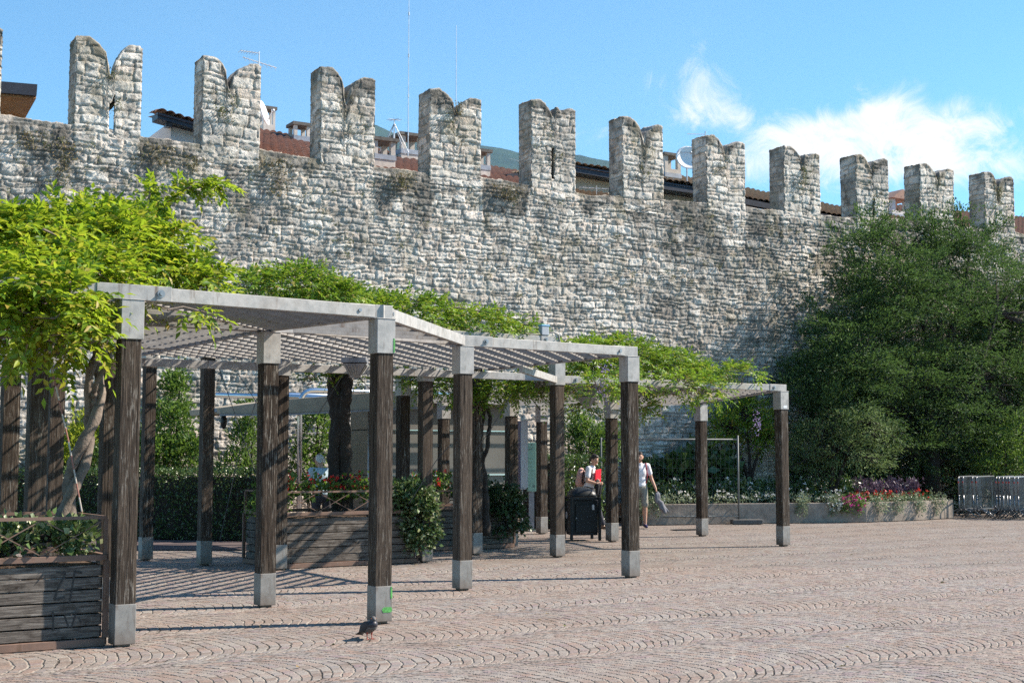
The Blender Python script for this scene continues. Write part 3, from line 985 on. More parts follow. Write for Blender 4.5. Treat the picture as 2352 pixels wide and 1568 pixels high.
sub(h, MB().extrude(down([a, b, b + NB * 5, a + NB * 5]), ZV * (b.z - 0.6)), 'rear_wall', 'stucco')
chimney(h, 676, 712, 281, 320, 5.0)
chimney(h, 605, 632, 244, 310, 6.0)
sub(h, slab(MB(), [(628, 303), (672, 315), (672, 330), (628, 318)], 5.2, 1.2), 'skylight', 'fascia')
def dish(parent, px, py, off, r, face):
    p = wall_pt(px, py, off)
    ax = Vector(face).normalized()
    x = ax.orthogonal().normalized(); y = ax.cross(x)
    vs, fs = [], []
    n, m = 20, 6
    for sgn, base in ((0, 0), (-0.02, 1)):
        for j in range(m + 1):
            rr = r * j / m
            for i in range(n):
                an = 2 * math.pi * i / n
                vs.append(p + (x * math.cos(an) + y * math.sin(an)) * rr + ax * (rr * rr / r * 0.28 + sgn))
    L = (m + 1) * n
    for s_ in (0, 1):
        for j in range(m):
            for i in range(n):
                f = (s_*L + j*n+i, s_*L + j*n+(i+1) % n, s_*L + (j+1)*n+(i+1) % n, s_*L + (j+1)*n+i)
                fs.append(f if s_ == 0 else f[::-1])
    for i in range(n):
        fs.append((m*n+i, m*n+(i+1) % n, L+m*n+(i+1) % n, L+m*n+i))
    mb = MB(); mb.add(vs, fs)
    o = sub(parent, mb, 'satellite_dish', 'dish', smooth=True)
    mb = MB()
    mb.tube([p + y * -r * 0.9, p + ax * r * 0.95], 0.015, 6)
    mb.ball(p + ax * r * 0.95, 0.05)
    mb.tube([p - ax * 0.03, p - ax * 0.15, p - ax * 0.15 - ZV * 1.2], 0.03, 6)
    k = mb.build('dish_arm', M['antenna'], o)
dish(h, 601, 262, 4.2, 0.34, W * 0.75 - NB * 0.55 + ZV * 0.25)

# house with three small chimneys below the hills
h = house((930, 360), 4.0, 'red tiled house with three low chimneys below the wooded hill')
mb = MB()
a, b = wall_pt(820, 398, 1.8), wall_pt(1260, 440, 1.8)
tile_roof(mb, a, b, wall_pt(1215, 398, 8.5), wall_pt(830, 338, 8.5))
sub(h, mb, 'roof', 'tile_red')
sub(h, MB().extrude(down([a, b, b + NB * 6, a + NB * 6]), ZV * (a.z - 0.4)), 'wall', 'stucco')
chimney(h, 858, 908, 316, 362, 3.4)
chimney(h, 922, 972, 306, 350, 6.5)
chimney(h, 1092, 1126, 342, 386, 4.2)
sub(h, slab(MB(), [(1165, 400), (1190, 397), (1190, 404), (1165, 410)], 5.0, 1.5), 'skylight', 'fascia')

# cream gable further right
h = house((1360, 400), 4.0, 'cream gabled house with dark verge between two middle merlons')
sub(h, slab(MB(), [(1310, 392), (1420, 412), (1420, 560), (1310, 560)], 4.0, 6), 'wall', 'stucco')
sub(h, slab(MB(), [(1290, 374), (1440, 400), (1440, 416), (1290, 390)], 3.5, 7), 'verge', 'fascia')
mb = MB()
a, b = wall_pt(1290, 374, 3.45) + ZV * 0.03, wall_pt(1440, 400, 3.45) + ZV * 0.03
tile_roof(mb, a, b, b + NB * 5 + ZV * 0.7, a + NB * 5 + ZV * 0.3)
a, b = wall_pt(1300, 452, 1.7), wall_pt(1420, 470, 1.7)
tile_roof(mb, a, b, wall_pt(1410, 448, 3.4), wall_pt(1305, 434, 3.4))
sub(h, mb, 'roof', 'tile_brown')
mb = MB()
p = wall_pt(1370, 446, 2.6)
mb.tube([p - ZV * 0.4, p + ZV * 0.25], 0.012, 6)
mb.tube([p + W * -0.6 + ZV * 0.14, p + W * 0.5 + ZV * 0.2], 0.01, 6)
for k in range(6): mb.tube([p + W * (-0.5 + 0.2 * k) + ZV * 0.16 - NB * 0.18, p + W * (-0.5 + 0.2 * k) + ZV * 0.16 + NB * 0.18], 0.007, 5)
sub(h, mb, 'antenna', 'antenna')

# house with chimney and white dish
h = house((1560, 420), 4.0, 'cream house with tall chimney and round white satellite dish')
sub(h, slab(MB(), [(1500, 434), (1640, 446), (1640, 600), (1500, 600)], 4.0, 5), 'wall', 'stucco')
sub(h, slab(MB(), [(1490, 412), (1640, 436), (1640, 450), (1490, 430)], 3.4, 6), 'fascia', 'fascia')
mb = MB()
a, b = wall_pt(1490, 412, 3.35) + ZV * 0.03, wall_pt(1640, 436, 3.35) + ZV * 0.03
tile_roof(mb, a, b, wall_pt(1635, 418, 7), wall_pt(1495, 398, 7))
sub(h, mb, 'roof', 'tile_brown')
chimney(h, 1528, 1564, 352, 404, 4.5)
dish(h, 1580, 366, 4.0, 0.42, W * -0.35 - NB * 0.8 + ZV * 0.3)
mb = MB()
p = wall_pt(1620, 312, 4.5)
mb.tube([p - ZV * 3, p + ZV * 0.15], 0.02, 6)
for zz, l in ((0.05, 0.75), (-0.4, 0.75)): mb.tube([p + ZV * zz, p + ZV * (zz - 0.08) - W * l], 0.014, 5)
sub(h, mb, 'antenna', 'antenna')

# long brown roof on the right
h = house((1830, 470), 3.5, 'long brown tiled roof with dark gutter behind the right merlons')
mb = MB()
a, b = wall_pt(1690, 452, 2.6), wall_pt(2000, 512, 2.6)
tile_roof(mb, a, b, wall_pt(1990, 488, 7), wall_pt(1700, 432, 7))
sub(h, mb, 'roof', 'tile_brown')
sub(h, MB().beam(a - ZV * 0.12, b - ZV * 0.12, 0.2, 0.18), 'gutter', 'fascia')
a2, b2 = wall_pt(1690, 470, 3.4), wall_pt(2000, 525, 3.4)
sub(h, MB().extrude(down([a2, b2, b2 + NB * 4, a2 + NB * 4]), ZV * (b2.z - 0.1)), 'wall', 'soffit')

# far right house
h = house((2065, 480), 3.5, 'red tiled house with white tile-capped chimney at the right end')
mb = MB()
a, b = wall_pt(2020, 512, 2.4), wall_pt(2420, 560, 2.4)
tile_roof(mb, a, b, wall_pt(2420, 506, 7), wall_pt(2030, 470, 7))
sub(h, mb, 'roof', 'tile_red')
sub(h, MB().extrude(down([a, b, b + NB * 5, a + NB * 5]), ZV * (a.z - 0.5)), 'wall', 'stucco')
chimney(h, 2050, 2088, 452, 498, 4.0, 'tile', 'stucco_white')

# aerials on the roofs
def mast(name, px, y0, y1, off, r0, r1, label, cat, extra=None):
    a, b = wall_pt(px, y1, off), wall_pt(px, y0, off)
    b = Vector((a.x, a.y, b.z))
    mb = MB().tube([a, a.lerp(b, 0.5), b], [r0, (r0 + r1) / 2, r1], 6)
    if extra: extra(mb, a, b)
    o = mb.build(name, M['antenna'])
    return tag(o, label, cat, 'roof aerials')
def couplers(mb, a, b):
    for f in (0.12, 0.33, 0.55, 0.78): mb.tube([a.lerp(b, f) - ZV * 0.05, a.lerp(b, f) + ZV * 0.05], 0.022, 6)
mast('whip_aerial', 937, -60, 360, 6.4, 0.016, 0.006, 'tall thin whip aerial rising out of frame above the roofs', 'aerial', couplers)
mast('mast_aerial', 1047, 58, 400, 5.0, 0.018, 0.006, 'white straight mast behind a merlon with grown notch', 'aerial')
def discone(mb, a, b):
    for k in range(8):
        an = k * math.pi / 4
        e = Vector((math.cos(an), math.sin(an), 0))
        mb.tube([b - ZV * 0.10, b - ZV * 0.95 + e * 0.42], 0.009, 5)
        mb.tube([b, b + e * 0.22], 0.007, 5)
mast('discone_aerial', 905, 275, 350, 4.6, 0.022, 0.016, 'small cone shaped aerial with splayed rods on the roof', 'aerial', discone)
def yagi(mb, a, b):
    mb.tube([b - ZV * 0.05, b - ZV * 0.09 - W * 0.55 - NB * 0.1], 0.012, 5)
    for k in range(7):
        c = b - ZV * 0.07 - W * (0.08 + 0.075 * k)
        mb.tube([c - NB * 0.15, c + NB * 0.15], 0.006, 5)
    m_ = b - ZV * 0.33
    mb.tube([m_ - W * 0.45 + ZV * 0.1, m_ + W * 0.5 - ZV * 0.05], 0.012, 5)
    for k in range(8):
        c = m_ + W * (-0.4 + 0.12 * k) + ZV * (0.07 - 0.018 * k)
        mb.tube([c - ZV * 0.1 - NB * 0.1, c + ZV * 0.1 + NB * 0.1], 0.006, 5)
mast('yagi_aerial', 593, 118, 260, 4.0, 0.02, 0.016, 'comb shaped television aerial above the second full merlon', 'aerial', yagi)

# ------------------------------------------------------------------ hills
def hills():
    prof = [(640, 1050), (690, 520), (730, 320), (770, 285), (810, 278), (868, 291), (912, 312), (960, 322), (1040, 332), (1105, 335), (1150, 342), (1190, 352), (1260, 356), (1330, 358), (1395, 373), (1430, 410), (1470, 600), (1500, 1050)]
    Yh = 8000.0
    kk = Yh / 2100.0
    xs = np.linspace(640, 1500, 300)
    py = np.interp(xs, [a for a, _ in prof], [b for _, b in prof])
    vs = []
    nj = 60
    for j in range(nj + 1):
        t = j / nj
        for k, (x, y) in enumerate(zip(xs, py)):
            p = at(x, y, Yh)
            zt = max(5.0, p.z)
            d = (1 - t) * 900 * kk
            zz = zt * (1 - (1 - t) ** 1.3) if t < 1 else zt
            vs.append((p.x, p.y - d, zz))
    vs = np.array(vs)
    n1 = fbm(vs[:, 0] / 110 / kk, vs[:, 1] / 110 / kk, 5, 3) - 0.5
    n2 = fbm(vs[:, 0] / 22 / kk, vs[:, 1] / 22 / kk + vs[:, 2] / 25 / kk, 4, 8) - 0.5
    tfac = np.repeat(np.linspace(0, 1, nj + 1), len(xs))
    vs[:, 1] += (60 * n1 + 22 * n2) * kk
    vs[:, 2] = np.maximum(vs[:, 2] + (8 * n2 + 14 * n1 * (1 - tfac)) * kk, 0.5)
    nc = len(xs)
    i = np.arange((nj + 1) * nc).reshape(nj + 1, nc)
    fs = np.stack([i[:-1, :-1], i[:-1, 1:], i[1:, 1:], i[1:, :-1]], -1).reshape(-1, 4)
    m, t, b = newmat('wooded_hillside', rough=1.0, spec=0.0)
    g_ = t.n('ShaderNodeNewGeometry')
    f = t.noise(t.scalevec(g_.outputs['Position'], (0.006, 0.006, 0.009)), 1.5, 7, 0.7)
    r = t.noise(t.scalevec(g_.outputs['Position'], (0.0024, 0.0012, 0.0036)), 1.2, 5, 0.65)
    c = t.ramp(f, [(0.3, (0.012, 0.028, 0.018)), (0.55, (0.022, 0.045, 0.026)), (0.75, (0.04, 0.065, 0.035))])
    c = t.mix(t.mapr(r, 0.60, 0.68), c, (0.30, 0.27, 0.24))
    t.l(c, b.inputs['Base Color'])
    o = mesh_np('hills', vs, fs, m, smooth=False)
    tag(o, 'wooded mountain ridge fading to blue behind the roofs', 'hills', kind='structure')
hills()
# ------------------------------------------------------------------ pergola
S_W, S_C, S_F = 0.185, 0.205, 0.188
TYPES = {'std': (2.70, 3.05), 'mid': (2.55, 2.89), 'low': (2.42, 2.76), 'tall': (2.86, 3.56), 'high': (3.2, 3.56)}
_pm = {}
def post_mesh(kind):
    """mesh data for one post kind: shaft, cap, foot (shared by all copies)"""
    if kind in _pm: return _pm[kind]
    zc, zt = TYPES[kind]
    r = random.Random(len(_pm) + 3)
    vs, fs = [], []
    nz = 26
    for k in range(nz + 1):
        z = 0.34 + (zc + 0.02 - 0.34) * k / nz
        ring = []
        m = 5
        pts = []
        h = S_W / 2
        for (ax, ay, bx, by) in ((-h,-h,h,-h),(h,-h,h,h),(h,h,-h,h),(-h,h,-h,-h)):
            for i in range(m):
                t = i / m
                x, y = ax + (bx - ax) * t, ay + (by - ay) * t
                if i == 0: x *= 0.965 + r.uniform(-0.03, 0.01); y *= 0.965 + r.uniform(-0.03, 0.01)
                else:
                    w = 1 + r.uniform(-0.016, 0.008)
                    x *= w; y *= w
                pts.append((x, y, z))
        vs += pts
    n = 4 * m
    for k in range(nz):
        for i in range(n):
            fs.append((k*n+i, k*n+(i+1) % n, (k+1)*n+(i+1) % n, (k+1)*n+i))
    fs.append(tuple(range(n-1, -1, -1))); fs.append(tuple(nz*n+i for i in range(n)))
    sh = MB().add(vs, fs)
    cap = MB().box((0, 0, (zc + zt) / 2), (S_C, S_C, zt - zc))
    cap.box((0, 0, zt + 0.004), (S_C + 0.012, S_C + 0.012, 0.008))
    ft = MB().box((0, 0, 0.195), (S_F, S_F, 0.35)).box((0, 0, 0.012), (0.12, 0.12, 0.024))
    _pm[kind] = [sh, cap, ft]
    return _pm[kind]

def post(root, o0, kind, u, v):
    key = kind + '_objs'
    loc = (u - o0[0], v - o0[1], 0)
    if key not in _pm:
        a, b, c = post_mesh(kind)
        p = a.build('post', M['post'], root)
        q = b.build('post_cap', M['steel'], p, bevel=0.006)
        f = c.build('post_foot', M['foot'], p, bevel=0.005)
        _pm[key] = (p, q, f)
    else:
        s = _pm[key]
        p = s[0].copy(); COL.objects.link(p); p.parent = root
        for k in s[1:]:
            c = k.copy(); COL.objects.link(c); c.parent = p
    p.location = loc
    return p

def corner(px, py):
    u, v = to_uv(gnd(px, py))
    return u + S_F / 2, v + S_F / 2

def corner_y(px, Y):
    u, v = to_uv(at(px, 1050, Y))
    return u + S_F / 2, v + S_F / 2

PA, PB, PC_, PD, PE = corner(262, 1487), corner(862, 1433), corner(1055.6, 1356), corner(1446, 1327), corner(1799, 1254)
PF, PG, PH, PI_, PJ = corner(597, 1395), corner(1277, 1279.5), corner(1612, 1231), corner(1404, 1244), corner(1242, 1226)
PN, PO, PQ, PM_ = corner(970, 1291.5), corner(1171, 1254.6), corner(1087, 1274), corner(632, 1309.6)
PL, PK = corner(460, 1298), corner(325, 1287)
PS, PT = corner_y(920, 23.0), corner_y(1015, 27.0)
P80, P115, P5, P240 = corner_y(66, 13.8), corner_y(112, 16.9), corner_y(4, 15.0), corner_y(236, 14.6)
VR = (PM_[1] + PN[1] + PG[1]) / 3                  # the straight rear beam
RIGHT = (PD[0] + 0.05, VR)
REAR_L = (PF[0] - 0.05, VR)

class Part:
    """builds pieces of a pergola in its (u, v, z) frame"""
    def __init__(s, name, u0, label, group='pergola sections'):
        s.o0 = u0
        s.root = empty(name, uvz(u0[0], u0[1], 0), UA, label, 'pergola', group)
    def put(s, mb, name, mat, parent=None, **kw):
        o = mb.build(name, M[mat], parent or s.root, **kw)
        if parent is None: o.location = (-s.o0[0], -s.o0[1], 0)
        return o
    def beam(s, a, b, z0, z1, w=0.07, ext=0.0, mat='steel', name='beam'):
        a, b = Vector((a[0], a[1], 0)), Vector((b[0], b[1], 0))
        d = (b - a).normalized()
        a, b = a - d * ext, b + d * ext
        zm = (z0 + z1) / 2
        return s.put(MB().beam(a + ZV * zm, b + ZV * zm, w, z1 - z0), name, mat, bevel=0.004)
    def bracket(s, p, d, z0, z1, n, along=0.30, w=0.088):
        """sleeve over a beam end at p, along d, with a bolt on the face towards n"""
        d = Vector((d[0], d[1], 0)).normalized(); n = Vector((n[0], n[1], 0)).normalized()
        c = Vector((p[0], p[1], 0))
        zm = (z0 + z1) / 2
        k = s.put(MB().beam(c - d * 0.06 + ZV * zm, c + d * along + ZV * zm, w, z1 - z0 + 0.012), 'bracket', 'steel', bevel=0.004)
        q = c + d * (along - 0.10) + n * (w / 2) + ZV * zm
        mb = MB().tube([q, q + n * 0.008], 0.036, 16).tube([q + n * 0.008, q + n * 0.03], 0.02, 6)
        mb.build('bolt', M['bolt'], k)
        return k

def lattice(polyuv, d, spacing, z0, z1, th=0.008, off=0.0, rods=None, rz=None, slope=None):
    """thin upright slats along d clipped to a convex outline, with slim cross rods; returns (slats, rods)"""
    mb, rb = MB(), MB()
    pts = [Vector((p[0], p[1])) for p in polyuv]
    def lines(dv, sp, of):
        dv = Vector(dv).normalized(); nv = Vector((-dv.y, dv.x))
        ks = [p.dot(nv) for p in pts]
        k = math.floor(min(ks) / sp) * sp + of
        while k < max(ks):
            hits = []
            for i in range(len(pts)):
                a, b = pts[i], pts[(i + 1) % len(pts)]
                ka, kb = a.dot(nv) - k, b.dot(nv) - k
                if (ka < 0) != (kb < 0):
                    t = ka / (ka - kb)
                    hits.append(a.lerp(b, t))
            if len(hits) >= 2:
                hits.sort(key=lambda p: p.dot(dv))
                yield hits[0], hits[-1]
            k += sp
    zf = slope or (lambda p: 0.0)
    for a, b in lines(d, spacing, off):
        if (b - a).length < 0.08: continue
        zm = (z0 + z1) / 2
        mb.beam((a.x, a.y, zm + zf(a)), (b.x, b.y, zm + zf(b)), th, z1 - z0)
    if rods:
        dn = (-d[1], d[0])
        zr = rz if rz is not None else z1 - 0.012
        for a, b in lines(dn, rods, 0.03):
            if (b - a).length < 0.08: continue
            rb.beam((a.x, a.y, zr + zf(a)), (b.x, b.y, zr + zf(b)), 0.012, 0.022)
    return mb, rb

DG = (math.sqrt(0.5), math.sqrt(0.5))
ZT = 3.065; ZB = ZT + 0.125

# --- open front section, folded round posts A B C D
f = Part('pergola', PA, 'open front pergola section with steel lattice roof on dark wooden posts')
for p in (PA, PB, PC_, PD, PF): post(f.root, f.o0, 'std', *p)
for p in (PM_, PN, PG): post(f.root, f.o0, 'tall', *p)
f.beam(PA, PB, ZT, ZB, ext=0.04)
f.beam(PB, PC_, ZT, ZB, ext=0.03)
f.beam(PC_, PD, ZT, ZB, ext=0.04)
f.beam(PA, PF, ZT, ZB - 0.02, 0.05)
f.beam(PF, PB, ZT, ZB - 0.02, 0.05)
f.beam(PF, PC_, ZT, ZB - 0.015, 0.05)
f.beam(PD, RIGHT, ZT, ZB - 0.02, 0.05)
f.beam(PF, REAR_L, ZT, ZB - 0.02, 0.05)
f.beam(REAR_L, (PG[0] - 0.06, VR), 2.93, 3.045, 0.06)
jn = Vector(PF) + Vector(DG) * 4.3
f.beam(PF, jn, ZT, ZB - 0.03, 0.04, name='joist')
gd = Vector(PG) - Vector(DG) * 3.0
f.beam(gd, Vector(PG) - Vector(DG) * 0.13, 2.89, 3.0, 0.06, name='joist')
nf = (0, -1)
f.bracket((PB[0] + 0.04, PB[1]), (-1, 0), ZT, ZB, nf, 0.42)
f.bracket((PA[0] - 0.25, PA[1]), (1, 0), ZT, ZB, nf, 0.62)
f.bracket((PC_[0], PC_[1]), (1, 0), ZT, ZB, nf, 0.42)
f.bracket((PD[0] + 0.06, PD[1]), (-1, 0), ZT, ZB, nf, 0.36)
dBC = (Vector(PC_) - Vector(PB)).normalized()
nBC = (dBC.y, -dBC.x)
f.bracket((PB[0], PB[1]), dBC, ZT, ZB, nBC, 0.30, 0.076)
def panel(sec, *a, **k):
    m1, m2 = lattice(*a, **k)
    o = sec.put(m1, 'lattice_panel', 'steel_dirty')
    if m2.v: m2.build('cross_rods', M['steel_dirty'], o)
    return o
panel(f, [PA, PB, PF], (math.sqrt(0.5), -math.sqrt(0.5)), 0.15, ZT + 0.006, ZT + 0.09, rods=0.225, rz=ZT + 0.04)
panel(f, [PF, PB, PC_], (1, 0), 0.42, ZT + 0.01, ZT + 0.095, th=0.012)
panel(f, [PF, PC_, PD, RIGHT, REAR_L], DG, 0.235, ZT + 0.005, ZT + 0.088, th=0.010, rods=0.225, rz=ZT + 0.03)
def luminaire(px, py, Y, sec):
    c = at(px, py, Y)
    mb = MB()
    e, e2, hh = 0.16, 0.05, 0.20
    q = [c + Vector((sx * e, sy * e, 0)) for sx, sy in ((-1,-1),(1,-1),(1,1),(-1,1))]
    q2 = [c + Vector((sx * e2, sy * e2, -hh)) for sx, sy in ((-1,-1),(1,-1),(1,1),(-1,1))]
    mb.add(q + q2, [(0,1,2,3),(7,6,5,4),(0,4,5,1),(1,5,6,2),(2,6,7,3),(3,7,4,0)])
    mb.box(c + ZV * 0.05, (0.35, 0.35, 0.07))
    r = empty('hanging_luminaire', c, 0, sec[0], 'lamp', 'lamps under the pergola roof')
    o = mb.build('housing', M['zinc'], r); o.location = -c
    lv = MB()
    for k in range(5):
        x = -0.10 + 0.05 * k
        lv.beam(c + Vector((x - 0.03, -e - 0.006, -0.02)), c + Vector((x * 0.4 + 0.01, -e2 - 0.012, -hh * 0.93)), 0.012, 0.012)
        lv.beam(c + Vector((e + 0.006, x, -0.02)), c + Vector((e2 + 0.012, x * 0.4, -hh * 0.93)), 0.012, 0.012)
    l = lv.build('louvre', M['steel'], r); l.location = -c
    mb = MB().tube([c + ZV * 0.09, c + ZV * 0.28], 0.02, 8)
    l = mb.build('stem', M['black'], r); l.location = -c
luminaire(815, 836, 19.3, ['black wedge lamp hanging below the lattice beside the tallest front post'])
luminaire(1347, 912, 24.5, ['black wedge lamp hanging among the leaves under the low right roof'])

# green stickers torn from the front post B, sticker on post E
def on_face(sec, p, du, dz, su, sz, mat, name, proud):
    """a thin sheet on the face of a post that looks towards -v"""
    mb = MB()
    r = random.Random(int(dz * 1000))
    n = 14
    pts = []
    for i in range(n):
        an = 2 * math.pi * i / n
        k = 1 / max(abs(math.cos(an)), abs(math.sin(an)))
        rr = k * (1 + r.uniform(-0.16, 0.04))
        pts.append((p[0] + du + su / 2 * math.cos(an) * rr, p[1] - proud, dz + sz / 2 * math.sin(an) * rr))
    mb.extrude(pts, (0, -0.002, 0))
    return sec.put(mb, name, mat)
on_face(f, PB, 0.035, 0.135, 0.115, 0.055, 'greentape', 'green_sticker', S_F / 2 + 0.001)
on_face(f, PB, 0.083, 0.30, 0.022, 0.13, 'greentape', 'green_sticker', S_F / 2 + 0.001)
on_face(f, PB, 0.090, 2.78, 0.020, 0.15, 'greentape', 'green_sticker', S_C / 2 + 0.001)

# --- left section, under the big wisteria
LF = (PA[0] - 4.6, PA[1]); LB = (PA[0] - 4.6, PA[1] + 5.2); RB = (REAR_L[0], PA[1] + 5.2)
l = Part('pergola', P80, 'left pergola section buried under the largest yellow-green wisteria')
for p in (P80, P240): post(l.root, l.o0, 'std', *p)
for p in (P115, P5): post(l.root, l.o0, 'std', *p)
l.beam(LF, (PA[0] - 0.06, PA[1]), ZT, ZB)
l.beam((LF[0], P80[1]), (PF[0] - 0.06, P80[1]), ZT, ZB - 0.02, 0.05)
l.beam((LF[0], P115[1]), (REAR_L[0] - 0.06, P115[1]), ZT, ZB - 0.02, 0.05)
panel(l, [LF, (PA[0], PA[1]), (PF[0], PF[1]), REAR_L, LB], (1, 0), 0.22, ZT + 0.01, ZT + 0.085, rods=0.3)

# --- upper rear section
UPZ = 3.57
r_ = Part('pergola', PK, 'upper rear pergola section raised on taller posts under two leafy mounds')
for p in (PL, PK, PQ): post(r_.root, r_.o0, 'high', *p)
post(r_.root, r_.o0, 'std', *PS)
E0, E1 = (REAR_L[0], VR), (PG[0] + 0.03, VR)
E2, E3 = (PG[0] + 0.03, VR + 3.0), (REAR_L[0], VR + 3.0)
r_.beam(E0, E1, UPZ, UPZ + 0.12)
r_.beam(E1, E2, UPZ, UPZ + 0.11, 0.05)
r_.beam(E0, E3, UPZ, UPZ + 0.11, 0.05)
r_.beam(E3, E2, UPZ, UPZ + 0.11, 0.05)
r_.bracket(E1, (-1, 0), UPZ, UPZ + 0.12, nf, 0.30)
panel(r_, [E0, E1, E2, E3], (1, 0), 0.24, UPZ + 0.01, UPZ + 0.085, rods=0.3)

# --- low right section ending at post E
q_ = Part('pergola', PE, 'low right pergola section whose roof ends at the last free post')
post(q_.root, q_.o0, 'mid', *PE)
for p in (PH, PI_, PJ, PO, PT): post(q_.root, q_.o0, 'low', *p)
e = TYPES['mid'][1] + 0.012
q_.beam((PG[0] + 0.11, PE[1]), PE, e, e + 0.115, ext=0.03)
q_.bracket((PE[0] + 0.05, PE[1]), (-1, 0), e, e + 0.115, nf, 0.36)
q_.bracket((PG[0] + 0.16, PE[1]), (1, 0), e, e + 0.115, nf, 0.30)
zl = TYPES['low'][1] + 0.012
q_.beam((PO[0], PH[1]), (PH[0], PH[1]), zl, zl + 0.11, 0.06)
q_.beam((PT[0] - 0.5, PJ[1]), (PJ[0] + 2.6, PJ[1]), zl, zl + 0.11, 0.06)
dz = e - zl
def slp(p): return -dz * (p[1] - PE[1]) / (PH[1] - PE[1])
q_.put(MB().beam((PE[0], PE[1], e + 0.05), (PH[0], PH[1], zl + 0.05), 0.05, 0.10), 'beam', 'steel', bevel=0.004)
q_.put(MB().beam((PI_[0], PE[1], e + 0.05), (PI_[0], PI_[1], zl + 0.05), 0.05, 0.10), 'beam', 'steel', bevel=0.004)
panel(q_, [(PG[0] + 0.1, PE[1]), PE, PH, (PG[0] + 0.4, PH[1])], (1, 0), 0.20, e + 0.01, e + 0.09, rods=0.3, slope=slp)
panel(q_, [(PT[0] - 0.5, PH[1]), (PH[0], PH[1]), (PJ[0] + 2.6, PJ[1]), (PT[0] - 0.5, PJ[1])], (1, 0), 0.22, zl + 0.01, zl + 0.085)
on_face(q_, PE, 0.01, 2.60, 0.10, 0.055, 'sticker', 'white_sticker', S_C / 2 + 0.001)

# junction box on the end of the upper beam
jb = empty('junction_box', uvz(E1[0] - 0.22, E1[1], UPZ + 0.132), UA, 'small grey junction box with blue lid on the end of the upper roof beam', 'electrical box')
MB().box((0, 0, 0.075), (0.15, 0.11, 0.15)).build('housing', M['boxgrey'], jb, bevel=0.01)
MB().box((0, 0, 0.165), (0.165, 0.125, 0.028)).build('lid', M['boxblue'], jb, bevel=0.008)
MB().tube([(0.07, -0.02, 0.05), (0.18, -0.03, 0.06), (0.27, -0.05, 0.02), (0.30, -0.05, -0.10), (0.26, -0.06, -0.2)], 0.014, 8).tube([(-0.07, -0.03, 0.03), (-0.2, -0.02, 0.0), (-0.42, 0.0, -0.01)], 0.014, 8).build('cable', M['cable'], jb, smooth=True)

# wires and a striped pole between posts
def wire(pts, label, r=0.006, mat='wire', name='bracing_wire'):
    o = MB().tube(pts, r, 6).build(name, M[mat])
    return tag(o, label, 'wire', 'bracing wires between the posts')
wire([at(505, 850, 20.2), at(560, 1010, 20.2), at(618, 1165, 20.2)], 'steel wire slanting down rightwards from behind the lattice past the feathery shrub')
wire([at(545, 855, 20.4), at(590, 925, 20.4), at(700, 1090, 20.4)], 'second slanting wire starting right of the first one and passing behind the front post')
wire([at(590, 915, 20.6), at(548, 1045, 20.6), at(505, 1240, 20.6)], 'wire slanting down leftwards across the dark planter end')
wire([at(787, 862, 20.3), at(700, 1000, 20.3), at(640, 1085, 20.3)], 'wire crossing in front of the bent steel tubes')
wire([at(820, 860, 22), at(860, 905, 22), at(900, 950, 22)], 'thin wire hanging below the wedge lamp')
wire([at(1065, 1070, 21.5), at(1128, 985, 21.5), at(1175, 905, 21.5)], 'wire rising rightwards in front of the kiosk panels')
wire([at(940, 1155, 20.5), at(1000, 1060, 20.5), at(1035, 1020, 20.5)], 'wire slanting behind the third front post')
pr = empty('striped_pole', at(187, 1170, 12.6), 0, 'thin red and white striped pole leaning among the wisteria stems', 'pole')
a, b = at(116, 835, 12.6), at(190, 1185, 12.6)
o = MB().tube([a, (a + b) / 2 + Vector((0.015, 0, 0)), b], 0.008, 8).build('shaft', M['pole'], pr)
o.location = -pr.location
